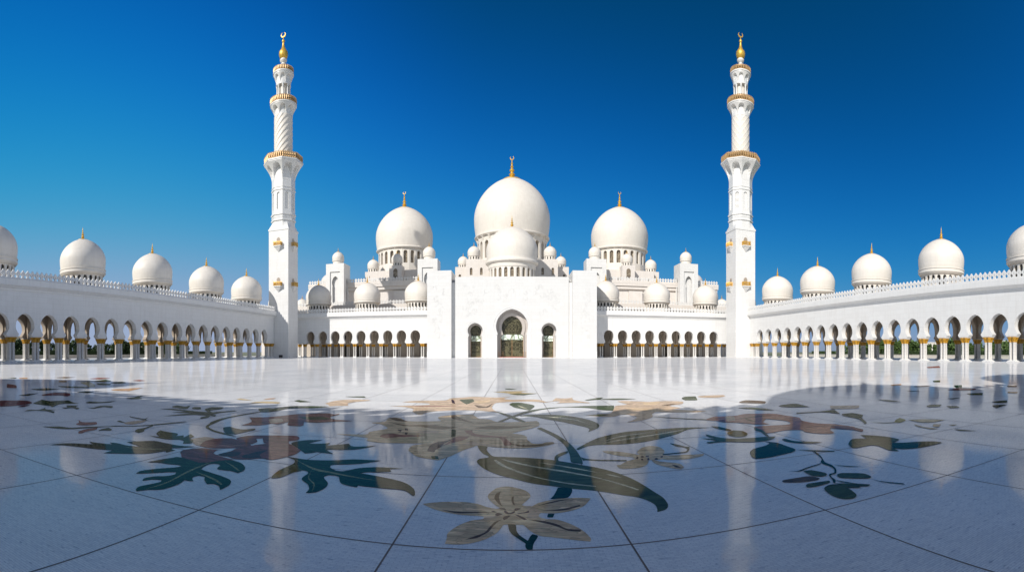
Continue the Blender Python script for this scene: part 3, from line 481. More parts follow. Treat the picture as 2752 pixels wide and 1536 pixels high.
('leaf_inlay','',[('moss',[-10.876,8.963,-11.037,9.249,-10.735,9.441,-10.601,9.9,-10.442,9.464,-10.637,8.941]),('moss',[-9.798,8.136,-9.75,8.32,-9.946,8.748,-9.67,8.923,-9.385,8.608,-9.699,8.634,-9.564,8.162])]),
('flower_inlay','',[('wine',[-13.798,9.418,-14.261,10.306,-13.719,10.52,-13.007,10.036,-12.75,9.716,-13.258,9.703,-13.43,9.226]),('teal',[-14.009,8.582,-14.287,9.199,-14.337,9.661,-13.713,8.8]),('teal',[-16.032,10.424,-16.165,11.247,-15.381,11.363,-15.176,10.426])]),
('leaf_inlay','',[('olive',[-16.899,12.367,-16.349,12.732,-15.596,12.99,-15.321,12.684,-15.693,12.221,-16.29,12.109])]),
('flower_inlay','',[('wine',[-17.196,9.995,-19.321,11.25,-18.291,11.094,-16.823,10.237])]),
('flower_inlay','',[('orange',[-13.958,12.803,-13.949,13.624,-13.744,14.378,-13.29,13.494,-12.946,12.758,-13.419,12.607])]),
('leaf_inlay','',[('moss',[-19.23,15.301,-18.694,15.952,-19.262,17.249,-18.11,16.612,-17.674,15.78,-18.288,15.512]),('moss',[-17.113,14.781,-17.131,15.157,-16.499,15.088,-15.877,14.476,-16.303,14.209])]),
('leaf_inlay','',[('olive',[-17.076,15.617,-17.304,16.601,-16.554,16.169,-16.299,15.451])]),
('flower_inlay','',[('orange',[-19.567,14.365,-20.014,14.785,-19.666,14.94,-18.732,14.231,-18.942,13.95]),('sand',[-18.234,14.687,-18.38,15.402,-16.611,14.218,-15.42,13.199,-15.419,12.882,-16.478,13.642])]),
('flower_inlay','',[('rose',[-17.566,17.624,-17.774,18.319,-17.113,18.064,-16.903,17.421])]),
('flower_inlay','',[('brown',[-22.37,16.269,-22.709,17.146,-22.003,17.4,-21.603,16.413]),('orange',[-23.554,14.503,-23.301,14.905,-22.365,14.306,-22.597,13.937]),('olive',[-23.894,13.936,-23.629,14.379,-22.823,13.842])]),
('flower_inlay','',[('rose',[-20.349,17.052,-20.852,18.174,-20.021,18.309,-19.569,17.107])]),
('leaf_inlay','',[('teal',[-13.908,11.033,-13.958,11.486,-13.577,11.586,-13.364,11.063])]),
('leaf_inlay','',[('moss',[-11.022,10.766,-11.032,11.101,-11.305,11.548,-11.241,11.795,-10.898,11.232,-10.58,11.036,-10.661,10.729])]),
('flower_inlay','pink',[('salmon',[4.098,9.668,4.43,10.037,4.719,10.027,4.984,10.024,5.292,10.195,5.553,10.124,5.93,9.908,6.03,9.431,6.072,9.008,5.855,8.538,5.905,8.042,6.106,7.777,6.193,7.264,6.019,6.991,5.901,7.192,5.755,7.411,5.592,7.241,5.468,6.964,5.366,6.91,5.178,7.052,5.088,7.334,5.154,7.559,4.97,7.681,4.816,7.69,4.547,7.598,4.409,7.597,4.465,7.813,4.4,8.021,4.59,8.369,4.721,8.392,4.988,8.335,5.371,8.302,5.553,8.737,5.348,9.214,5.042,8.823,5.021,8.518,4.769,8.612,4.579,8.967,4.327,9.194,4.282,9.426]),('wine',[5.937,7.627,6.134,7.383,6.113,6.9,5.904,6.692,5.927,6.981,5.738,7.372]),('wine',[4.302,9.47,4.493,9.547,4.319,9.146,4.267,9.326]),('peach',[4.672,9.927,4.907,9.936,4.653,9.358,4.417,9.256]),('brown',[4.716,9.438,4.981,9.594,5.369,9.695,5.72,9.557,5.289,9.551,4.908,9.455]),('wine',[5.241,7.686,5.647,7.799,5.958,7.672,5.574,7.698]),('brown',[4.969,9.541,4.999,9.291,4.911,8.896,4.856,9.143])]),
('leaf_inlay','',[('olive',[3.818,8.003,4.022,8.161,4.133,8.039,4.094,7.74,3.945,7.517,3.772,7.492,3.711,7.693]),('teal',[3.828,8.802,3.959,8.672,4.014,8.231,3.927,8.142,3.835,8.45])]),
('leaf_inlay','',[('moss',[3.364,7.966,3.402,7.892,3.451,7.645,3.579,7.421,3.914,7.306,4.148,7.29,4.373,7.216,4.2,7.032,3.987,6.939,3.736,6.974,3.449,7.151,3.286,7.198,3.087,7.16,3.101,7.279,3.319,7.312,3.14,7.638,3.382,7.492,3.32,7.702]),('moss',[4.542,8.308,4.525,8.032,4.474,7.787,4.281,7.272,4.271,7.397,4.408,7.825,4.381,7.974])]),
('leaf_inlay','',[('teal',[3.356,6.264,3.535,6.466,3.805,6.591,3.969,6.742,3.964,6.899,4.092,6.72,4.073,6.38,4.051,6.109,3.92,5.971,3.654,5.888,3.419,5.835,3.228,5.846,3.234,5.976]),('olive',[3.352,6.225,3.498,6.398,3.241,5.898,3.25,6.005])]),
('leaf_inlay','',[('teal',[4.311,6.908,4.404,6.963,4.42,6.672,4.59,6.5,4.74,6.335,4.524,6.35,4.376,6.485,4.282,6.707])]),
('leaf_inlay','',[('olive',[4.957,5.94,5.301,6.244,5.516,6.12,5.665,6.462,5.799,6.271,5.887,5.974,5.843,5.671,5.57,5.557,5.698,5.425,5.934,5.301,6.114,5.122,6.111,4.956,5.898,4.941,5.554,4.962,5.326,5.071,5.256,5.221,5.163,5.011,5.103,5.156,5.209,5.492,5.171,5.64,4.88,5.626,4.82,5.678]),('teal',[5.503,5.561,5.698,5.425,5.901,5.271,5.584,4.988,5.337,5.082,5.284,5.249])]),
('stem_inlay','sprig',[('teal',[4.209,5.908,4.232,5.874,4.088,5.512,3.904,5.172,3.873,4.975,3.778,4.769,3.651,4.609,3.557,4.589,3.494,4.488,3.457,4.373,3.371,4.274,3.368,4.304,3.429,4.395,3.523,4.585,3.577,4.635,3.647,4.644,3.758,4.785,3.817,4.946,3.822,5.086,3.86,5.205,3.982,5.345,4.093,5.593]),('teal',[3.218,5.053,3.33,4.98,3.524,5.059,3.818,5.147,3.79,5.11,3.513,5.02,3.339,4.949]),('teal',[3.452,4.377,3.48,4.281,3.569,4.027,3.456,4.25]),('teal',[3.789,4.15,3.825,3.964,3.925,3.754,3.905,3.702,3.896,3.742,3.806,3.946]),('moss',[4.036,6.092,4.218,5.92,4.457,5.676,4.421,5.629,4.179,5.865]),('moss',[3.89,4.976,4.01,4.806,4.126,4.677,3.985,4.776])]),
('leaf_inlay','sprig',[('olive',[3.387,4.929,3.5,4.913,3.557,4.712,3.518,4.619,3.426,4.599,3.355,4.709]),('moss',[3.615,4.544,3.715,4.57,3.893,4.393,3.875,4.227,3.801,4.182,3.657,4.308,3.569,4.428]),('brown',[2.948,4.705,3.064,4.711,3.308,4.685,3.356,4.535,3.282,4.505,3.088,4.535,2.923,4.643]),('olive',[3.048,4.385,3.128,4.43,3.377,4.396,3.339,4.327,3.142,4.293,3.02,4.316]),('olive',[3.349,4.265,3.509,4.134,3.632,3.97,3.57,3.944,3.485,4.019,3.475,3.947,3.375,4.044]),('olive',[3.152,4.185,3.266,4.251,3.337,4.232,3.365,4.068,3.296,3.85,3.242,3.754,3.154,3.716,3.068,3.774,3.058,3.928,3.093,4.062])]),
('leaf_inlay','',[('olive',[6.934,11.279,7.503,11.537,7.649,11.44,7.495,10.614,6.973,10.822])]),
('flower_inlay','',[('peach',[8.088,10.482,8.779,10.079,8.262,9.567,7.674,9.901])]),
('flower_inlay','',[('brown',[6.496,12.769,6.87,13.088,7.225,12.543,6.883,11.98,6.393,12.435])]),
('leaf_inlay','',[('olive',[5.736,11.394,6.079,11.348,6.274,10.973,6.3,10.446,5.995,10.747])]),
('leaf_inlay','',[('olive',[7.252,8.919,7.564,8.91,7.5,8.464,7.191,8.15,6.751,7.49,6.577,7.359,6.976,8.009,7.057,8.605]),('olive',[6.518,9.749,7.121,9.645,7.668,9.765,7.214,8.95,7.197,9.086,7.077,9.5,6.411,9.588])]),
('flower_inlay','yellow',[('yellow',[7.453,7.342,7.771,7.526,7.607,7.182,7.243,7.015,7.2,7.123]),('moss',[6.852,7.538,7.001,7.257,7.221,7.143,7.169,7.092,6.951,7.205])]),
('flower_inlay','',[('sand',[7.296,6.656,7.148,6.252,7.194,5.921,7.038,5.971,7.122,6.42]),('sand',[7.67,6.065,7.825,5.944,7.642,5.914]),('olive',[7.308,5.638,7.349,5.513,7.405,5.149,7.248,5.437]),('cream',[7.559,6.356,7.654,6.242,7.332,6.034,7.33,6.181]),('sand',[7.676,7.174,7.994,6.991,8.192,6.579,7.813,6.529,7.575,6.725])]),
('flower_inlay','',[('wine',[14.743,11.695,15.807,11.858,15.838,11.156,15.208,10.78,14.772,11.082]),('teal',[16.824,12.98,17.221,12.839,15.842,11.811,15.7,12])]),
('leaf_inlay','',[('olive',[18.886,15.927,19.365,15.84,18.212,14.897,18.009,15.141])]),
('leaf_inlay','',[('brown',[15.367,14.02,16.203,13.747,15.535,13.505,15.091,13.685])]),
('flower_inlay','',[('orange',[15.323,15.389,16.103,15.507,15.472,14.9,14.878,14.853])]),
('leaf_inlay','',[('teal',[13.311,12.552,13.631,12.102,13.234,12.146])]),
('leaf_inlay','',[('olive',[13.897,10.103,14.333,9.746,13.602,9.278,13.473,9.703])]),
('leaf_inlay','',[('olive',[11.993,7.817,12.587,7.677,12.047,7.348,11.806,7.545])]),
('leaf_inlay','',[('teal',[17.948,10.947,18.174,10.568,17.596,10.267,17.408,10.582])]),
('flower_inlay','',[('orange',[15.349,9.33,15.542,9.006,14.853,8.637,14.824,8.98])]),
('flower_inlay','',[('rose',[35.641,30.796,39.173,32.239,34.799,28.465,33.347,28.639])]),
('leaf_inlay','',[('teal',[11.182,7.289,11.52,7.026,11.003,6.917,10.67,6.819])]),
('leaf_inlay','',[('moss',[11.999,9.518,12.444,9.336,11.927,9.23]),('moss',[10.254,10.903,10.418,10.589,10.312,9.93,10.113,10.28])]),
('leaf_inlay','',[('moss',[9.952,8.625,10.318,8.754,10.499,8.536,10.035,8.259,9.795,8.412]),('moss',[10.293,8.216,10.463,7.998,10.238,7.729,10.006,7.84])]),
]
# ------------------------------------------------------------------ arcade building
ZC, ZR = 3.72, 12.03         # capital top, roof edge
def arcade(name, label, cat, loc, rz, centres, u0, u1, depth, prof, kind, back, domes, merlon_range, group=None, zb=13.0):
    t = thing(name, label, cat, loc, rz, group)
    an, aw, af = prof
    pitch = centres[1]-centres[0]
    zwid, ee = (5.15, (2.2, .64)) if kind == 'wide' else (5.55, (2.3, .55))
    def wallpoly(top, cs, a0, a1):
        pts = [(a0, ZC)]
        for c in cs: pts += keyhole(c, an, aw, af, ZC, 4.06, zwid, 7.14, 9, ee)
        return pts + [(a1, ZC), (a1, top), (a0, top)]
    mb = MB(); mb.plate(wallpoly(ZR-.03, centres, u0, u1), [], 0, .95); mb.build('front_wall', M['wall'], t)
    # cornice: stepped profile swept along the facade
    mb = MB()
    cp = [(.10, 10.30), (-.12, 10.34), (-.15, 10.62), (-.32, 10.70), (-.62, 10.98), (-.78, 11.04), (-.78, 11.90), (-.70, 12.03), (.10, 12.03)]
    n = len(cp)
    mb.add([(u0-.02, y, z) for y, z in cp] + [(u1+.02, y, z) for y, z in cp],
           [(i, i+1, n+i+1, n+i) for i in range(n-1)] + [tuple(range(n-1, -1, -1)), tuple(range(n, 2*n))])
    mb.build('cornice', M['wall'], t)
    mb = MB(); mb.box(u0, u1, -.62, .30, 12.035, 12.16); mb.build('parapet_base', M['wall'], t)
    mm = cached('merlon', lambda: merlon_mesh(.80, 1.15))
    rest = MB(); k = 0; u = u0+.5
    while u < u1-.3:
        if merlon_range[0] <= u <= merlon_range[1] and k < 100:
            link('merlon', mm, t, (u, -.42, 12.162)); k += 1
        else:
            rest.X = Matrix.Translation((u, -.42, 12.162))
            rest.add([tuple(v.co) for v in mm.vertices], [tuple(p_.vertices) for p_ in mm.polygons])
        u += .83
    if rest.v: struct(rest.build('merlon', M['wall'], t), 'stuff')
    # roof, ceiling, floor slab
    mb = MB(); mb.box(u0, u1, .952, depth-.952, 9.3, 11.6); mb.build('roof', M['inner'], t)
    mb = MB(); mb.box(u0, u1, -.55, depth+.2, -.05, .02); mb.build('step', M['skirt'], t)
    # piers
    us = [c-pitch/2 for c in centres] + [centres[-1]+pitch/2]
    for e in (u0+.75, u1-.75):
        if min(abs(e-q) for q in us) > 1.2: us.append(e)
    for u in us: add_cluster(t, u, .48, kind)
    yb = depth-.48
    if back == 'open':
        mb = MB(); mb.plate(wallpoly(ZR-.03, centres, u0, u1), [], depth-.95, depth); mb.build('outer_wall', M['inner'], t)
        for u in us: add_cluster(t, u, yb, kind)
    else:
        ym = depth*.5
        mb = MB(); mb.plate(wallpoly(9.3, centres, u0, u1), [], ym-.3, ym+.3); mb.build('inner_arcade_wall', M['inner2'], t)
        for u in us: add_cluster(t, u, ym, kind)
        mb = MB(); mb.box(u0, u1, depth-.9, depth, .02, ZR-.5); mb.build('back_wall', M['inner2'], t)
        for i, c in enumerate(centres):
            if (i % 3) != 1:
                b2 = MB(); b2.plate(roundwin(c, 4.6, 1.7, 2.1, 8), [], depth-.96, depth-.905); b2.build('fanlight', M['dark'], t)
                b2 = MB(); b2.box(c-.75, c+.75, depth-.98, depth-.905, .03, 3.3, 0); d = b2.build('door', M['dark'], t)
    # transverse arches between the two rows
    D = depth-.952 if back == 'open' else depth*.5-.3
    tr = [(.955, ZC), (.955, 9.29), (D-.01, 9.29), (D-.01, ZC), (D-.55, ZC)]
    n = 14; c = (D+.955)/2; hw = (D-.955)/2-.55
    for i in range(n+1):
        a = PI*i/n; tr.append((c+hw*math.cos(a)*(1.0), ZC+.6+(4.1)*math.sin(a)**.85 if 0 < i < n else ZC+.3))
    tr.append((1.5, ZC))
    for u in us:
        def tam():
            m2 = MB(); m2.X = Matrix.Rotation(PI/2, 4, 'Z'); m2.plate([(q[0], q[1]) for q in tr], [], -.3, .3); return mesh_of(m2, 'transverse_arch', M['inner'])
        link('transverse_arch', cached(('tr', D), tam), t, (u, 0, 0))
    for (u, v, rad, lab) in domes:
        dome(t, u, v, rad, 11.6, 14.75, rad*1.36, rad*.58, 22, wfrac=.58, label=lab)
    return t

WING = (1.05, 1.62, 1.30); FAR = (.88, 1.28, 1.15)
wing_centres = [38.0+4.293*k for k in range(-9, 17)]
W = 60.0
dome_y = [17.6, 35.8, 54.0, 72.1, 90.6, 108.4]
names = ['nearest', 'second nearest', 'third', 'fourth', 'fifth', 'farthest']
arcade('arcade_wing', 'long white arcade in shade along the left side of the courtyard', 'arcade', (-W, 0, 0), PI/2,
       wing_centres, -5.5, 112.0, 10.4, WING, 'wide', 'open', [(y, 6.3, 4.07, None) for y in dome_y], (30, 113), 'arcades around the courtyard')
arcade('arcade_wing', 'long sunlit white arcade along the right side of the courtyard', 'arcade', (W, 0, 0), -PI/2,
       [-c for c in reversed(wing_centres)], -112.0, 5.5, 10.4, WING, 'wide', 'open', [(-y, 6.3, 4.07, None) for y in dome_y], (-113, -30), 'arcades around the courtyard')
fc = [24.95+3.69*k for k in range(9)]
def far_dm(xs): return [(x, 6.0, 3.72, None) for x in xs]
arcade('arcade_wing', 'short white arcade between the left minaret and the entrance portal', 'arcade', (0, 123, 0), 0,
       [-c for c in reversed(fc)], -61.0, -20.0, 11.0, FAR, 'slim', 'closed', far_dm([-54.5, -39.8, -25.3]), (-62, -20), 'arcades around the courtyard')
arcade('arcade_wing', 'short white arcade between the entrance portal and the right minaret', 'arcade', (0, 123, 0), 0,
       fc, 20.0, 61.0, 11.0, FAR, 'slim', 'closed', far_dm([25.3, 39.8, 54.5]), (20, 62), 'arcades around the courtyard')
# the arcade behind the photographer, whose shadow lies over the near floor
rc = [-45+4.2*k for k in range(9)]
rear = arcade('arcade_wing', 'white arcade closing the courtyard behind the photographer', 'arcade', (0, -4.8, 0), PI,
       [-51.6+4.3*k for k in range(25)], -59.0, 59.0, 12.9, WING, 'wide', 'open', [(-x, 6.3, 4.07, None) for x in (-50, -34, -3.5, 9.0, 27, 46)], (100, 101), 'arcades around the courtyard')

# ------------------------------------------------------------------ minarets
def octr(a, apothem, rot=PI/8):
    q = (a-rot) % (PI/4) - PI/8
    return apothem/math.cos(q)
def arch_curve(frac, p=.5):       # frac -1..1 across the arch
    return max(0, 1-abs(frac)**2.4)**p
def flare(z, z0, z1, r0, r1, e=1.7):
    t = max(0, min(1, (z-z0)/(z1-z0))); return r0+(r1-r0)*t**e
def railing(parent, z, rad, n, h, octo=False):
    mb = MB()
    for k in range(n):
        a = 2*PI*k/n; r = octr(a, rad) if octo else rad
        x, y = r*math.cos(a), r*math.sin(a)
        mb.lathe([(.05*h,z),(.13*h,z+.12*h),(.07*h,z+.3*h),(.15*h,z+.55*h),(.08*h,z+.78*h),(.13*h,z+.9*h),(0,z+h)], 6, x, y)
    def rf(a, zz): return octr(a, rad+.06) if octo else rad+.06
    for za in (.10, .72):
        mb.surf(rf, 48, [z+za*h, z+(za+.10)*h]) if za > .5 else None
    seg = 64; vs = []; fs = []
    for j in range(seg):
        a = 2*PI*j/seg
        for r, zz in ((rad-.05, z), (rad+.05, z), (rad+.05, z+.12*h), (rad-.05, z+.12*h)):
            r = octr(a, r) if octo else r; vs.append((r*math.cos(a), r*math.sin(a), zz))
    for j in range(seg):
        j2 = (j+1) % seg
        for i in range(4): fs.append((j*4+i, j2*4+i, j2*4+(i+1)%4, j*4+(i+1)%4))
    mb.add(vs, fs)
    return mb
def minaret(x, y, label, cross, side):
    t = thing('minaret', label, 'minaret', (x, y, 0), 0, 'minarets at the far corners of the courtyard')
    A = 2.87
    mb = MB(); mb.box(-A, A, -A, A, 0, 33.3)
    mb.box(-A-.12, A+.12, -A-.12, A+.12, 33.302, 33.75); mb.build('square_shaft', M['wall'], t)
    # square to octagon transition
    mb = MB(); N = 64
    def sq(a): return (A+.02)/max(abs(math.cos(a)), abs(math.sin(a)))
    mb.surf(lambda a, z: sq(a)*(1-min(1, (z-33.74)/2.1)) + octr(a, A-.02)*min(1, (z-33.74)/2.1), N, [33.74+2.1*i/5 for i in range(6)])
    for z, h, e in ((35.9, .35, .22), (36.75, .25, .12), (37.4, .35, .25)):
        mb.surf(lambda a, zz, e=e: octr(a, A+e), N, [z, z+h])
    mb.surf(lambda a, z: octr(a, A+.04), N, [35.84, 38.2])
    mb.build('transition_moulding', M['wall'], t)
    # octagon with blind niches
    mb = MB(); w = 2*A*math.tan(PI/8)
    hole = roundwin(0, 38.9, w*.42, 4.4, 8)
    for k in range(8):
        mb.X = Matrix.Rotation(2*PI*k/8, 4, 'Z') @ Matrix.Translation((0, -A, 0))
        mb.plate([(-w/2, 38.2), (w/2, 38.2), (w/2, 47.3), (-w/2, 47.3)], [hole[::-1]], 0, .28)
        mb.plate(roundwin(0, 38.85, w*.44, 4.5, 8), [], .26, .34)
    mb.X = Matrix.Identity(4)
    for z, h, e in ((43.9, .28, .16), (44.65, .22, .10)):
        mb.surf(lambda a, zz, e=e: octr(a, A+e), N, [z, z+h])
    mb.build('octagonal_shaft', M['wall'], t)
    # muqarnas balcony 1 (octagonal)
    def bal(z0, z1, zs, r0, r1, N, name, octo, mat=M['wall'], slab=.5, H=.62):
        mb = MB()
        def rf(a, z):
            base = (lambda rr: octr(a, rr)) if octo else (lambda rr: rr)
            ph = ((a-(PI/8 if octo else 0))*N/(2*PI)) % 1*2-1
            if octo: ph = (((a+PI/2)*8/(2*PI)+.5) % 1)*2-1
            top = z0+(z1-z0)*(.12+.74*arch_curve(ph/.86)) if abs(ph) < .86 else z0
            outer = flare(z, z0, z1, r0, r1)
            k = max(0, min(1, (z-top)/.12))
            return base(r0+.01+(outer-r0)*k)
        zz = [z0+(z1-z0)*i/26 for i in range(27)]
        mb.surf(rf, 8*24, zz)
        mb.surf(lambda a, z: octr(a, r1+.02) if octo else r1+.02, 96 if not octo else 64, [z1+.001, z1+slab*.45])
        mb.surf(lambda a, z: octr(a, r1+.16) if octo else r1+.16, 96 if not octo else 64, [z1+slab*.45+.001, z1+slab])
        return mb.build(name, mat, t, 25)
    bal(46.6, 51.0, None, A, 4.75, 8, 'lower_balcony', True, slab=.6)
    railing(t, 51.62, 4.72, 56, 1.7, True).build('balcony_railing', M['rail'], t, 40)
    # spiral shaft
    mb = MB(); r = 2.3; n = 12
    def sp(a, z):
        s1 = ((a*n/(2*PI)) + (z-53)*(.62 if cross else -.62)) % 1
        k = max(0, 1-abs(s1-.5)*7)
        if cross:
            s2 = ((a*n/(2*PI)) - (z-53)*.62) % 1
            k = max(k, max(0, 1-abs(s2-.5)*7)); return r+.10*k
        return r+.05+.16*s1
    mb.surf(sp, 120, [51.6+12.5*i/110 for i in range(111)]); mb.build('carved_shaft', M['dome'] if cross else M['dome'], t, 60)
    bal(63.6, 66.5, None, 2.35, 3.4, 8, 'middle_balcony', False, slab=.55)
    railing(t, 67.07, 3.42, 44, 1.6).build('balcony_railing', M['rail'], t, 40)
    # lantern of slender columns
    mb = MB(); mb.lathe([(1.25, 67.0), (1.25, 72.4)], 24); mb.build('lantern_core', M['dome'], t, 40)
    def colm():
        m2 = MB(); m2.lathe([(.30,0),(.30,.25),(.2,.4),(.19,4.5),(.3,4.9),(.34,5.25)], 10); return mesh_of(m2, 'lantern_column', M['wall'], 40)
    cm = cached('lcol', colm)
    for k in range(8):
        a = 2*PI*(k+.5)/8; link('lantern_column', cm, t, (1.68*math.cos(a), 1.68*math.sin(a), 67.06))
    bal(72.2, 74.9, None, 1.95, 2.62, 8, 'upper_balcony', False, slab=.6)
    railing(t, 75.52, 2.6, 36, 1.35).build('balcony_railing', M['rail'], t, 40)
    mb = MB(); mb.lathe([(.9,75.5),(.8,76.3),(.45,76.5),(.42,77.0),(.5,77.15),(.95,77.6),(.95,77.9),(.5,78.2),(.45,78.5),(.9,78.9),(.95,79.3),(.7,79.6)], 24)
    mb.build('baluster_neck', M['wall'], t, 50)
    mb = MB()
    mb.lathe([(.55,79.5),(1.0,79.9),(1.22,80.7),(1.15,81.4),(.75,81.95),(.55,82.1),(.62,82.3),(.45,82.45),(.22,83.9),(.3,84.05),(.42,84.35),(.3,84.65),(.1,84.9),(.07,85.4)], 20)
    crescent_tube(mb, 86.05, .62, .17)
    mb.build('gilded_finial', M['gilt'], t, 45)
    # small box balconies on the two visible faces
    def boxbal(z, rot):
        Rm = Matrix.Rotation(rot, 4, 'Z')
        o = Rm @ Vector((0, -A, 0))
        def door():
            m2 = MB(); m2.plate(keyhole(0, .42, .55, .48, 0, 1.15, 1.5, 2.25, 6), [], -.02, .25); return mesh_of(m2, 'balcony_door', M['inner'])
        def slab():
            m2 = MB(); m2.box(-1.05, 1.05, -.95, .1, -.22, 0)
            m2.add([(-.95,-.85,-.222),(.95,-.85,-.222),(.95,.0,-.222),(-.95,.0,-.222),(0,.0,-1.7)], [(0,1,4),(1,2,4),(2,3,4),(3,0,4),(3,2,1,0)])
            return mesh_of(m2, 'balcony', M['wall'])
        def rl():
            m2 = MB()
            for k in range(9):
                xx = -.98+1.96*k/8; hh = 1.15 if k % 4 else 1.4
                m2.lathe([(.07,0),(.12,.2),(.06,.45),(.13,.8),(.07,1.0),(0,hh)], 6, xx, -.88)
            for sx in (-.98, .98):
                for yy in (-.6, -.3, -.05): m2.lathe([(.07,0),(.12,.2),(.06,.45),(.13,.8),(0,1.15)], 6, sx, yy)
            m2.box(-1.0, 1.0, -.92, -.85, .75, .87); m2.box(-1.0, 1.0, -.91, -.86, .0, .16)
            return mesh_of(m2, 'railing', M['goldrail'], 40)
        b_ = link('balcony', cached('bs', slab), t, (o.x, o.y, z), rot)
        link('balcony_door', cached('bd', door), b_); link('railing', cached('br', rl), b_)
    for z in (18.7, 29.2):
        boxbal(z, 0); boxbal(z, side*PI/2)
    mb = MB(); mb.box(-.06, .06, -A-.03, -A+.05, 5.2, 10.5)
    return t
minaret(-58.75, 114.95, 'tall white minaret at left with single spiral carving round its shaft', False, 1)
minaret(58.75, 114.95, 'tall white minaret at right with criss-cross diamond carving on its shaft', True, -1)

# ------------------------------------------------------------------ entrance portal
t = thing('entrance_portal', 'massive white marble entrance portal with three keyhole doorways in the centre', 'portal', (0, 117, 0))
def vine(mb, cx, cz, y, r, turn, rn, leaf=True):
    """one carved scroll standing proud of the wall face"""
    n = 22; a0 = rn.random()*6.28; pts = []
    for i in range(n+1):
        t = i/n; a = a0+turn*4.6*t; q = r*(1-.78*t); pts.append((cx+q*math.cos(a), cz+q*math.sin(a), .055*(1-.5*t)))
    for (x0, z0, w0), (x1, z1, w1) in zip(pts[:-1], pts[1:]):
        d = math.hypot(x1-x0, z1-z0) or 1; nx, nz = -(z1-z0)/d, (x1-x0)/d
        mb.add([(x0-nx*w0, y+.02, z0-nz*w0), (x0, y-.04, z0), (x0+nx*w0, y+.02, z0+nz*w0), (x1-nx*w1, y+.02, z1-nz*w1), (x1, y-.04, z1), (x1+nx*w1, y+.02, z1+nz*w1)], [(0,1,4,3),(1,2,5,4)])
    for i in range(2, n, 4):
        x0, z0, _ = pts[i]; a = rn.random()*6.28; l = .22+.2*rn.random()
        ux, uz = math.cos(a)*l, math.sin(a)*l
        mb.add([(x0, y+.02, z0), (x0+ux*.5-uz*.35, y+.02, z0+uz*.5+ux*.35), (x0+ux, y+.02, z0+uz), (x0+ux*.5+uz*.35, y+.02, z0+uz*.5-ux*.35), (x0+ux*.5, y-.05, z0+uz*.5)], [(0,1,4),(1,2,4),(2,3,4),(3,0,4)])
rv = random.Random(9)
for s in (-1, 1):
    mb = MB(); x0, x1 = sorted((s*14.75, s*20.75)); mb.box(x0, x1, 0, 9.0, 0, 21.35)
    for k in range(26): vine(mb, s*17.9+rv.uniform(-1.3, 1.3), 5+12.5*k/26, 0, .3+.4*rv.random(), rv.choice((-1, 1)), rv)
    mb.build('corner_block', M['relief'], t)
mb = MB()
def door_outline(c, an, aw, aj, zn, zw, zt, j=.12):
    k = keyhole(c, an, aw, aj, zn-.45, zn, zw, zt, 12)
    return [(c-aj, 0)] + k + [(c+aj, 0)]
outer = [(-13.95, 0)] + door_outline(-9.05, 1.50, 1.85, 1.72, 5.6, 6.7, 8.6) + door_outline(0, 3.5, 3.9, 3.62, 5.9, 7.6, 12.0) + door_outline(9.05, 1.50, 1.85, 1.72, 5.6, 6.7, 8.6) + [(13.95, 0), (13.95, 19.9), (-13.95, 19.9)]
mb.plate(outer, [], 1.2, 3.4)
for k in range(110):
    x = rv.uniform(-12.2, 12.2); z = rv.uniform(4, 17.6)
    if z < 10.2 and abs(abs(x)-9.05) < 3.4: continue
    if z < 14.2 and abs(x) < 6.0: continue
    if rv.random() > .35+.65*min(1, (z-3)/9): continue
    vine(mb, x, z, 1.2, .35+.55*rv.random(), rv.choice((-1, 1)), rv)
mb.build('front_wall', M['relief'], t)
mb = MB(); mb.box(-14.7, 14.7, 8.0, 8.95, 0, 19.5); mb.box(-14.72, 14.72, 3.42, 7.98, 18.6, 19.5); mb.build('back_wall', M['wall'], t)
for s in (-1, 1):
    mb = MB(); x0, x1 = sorted((s*13.97, s*14.73)); mb.box(x0, x1, 1.40, 7.97, 0, 18.58); mb.build('recess_wall', M['wall'], t)
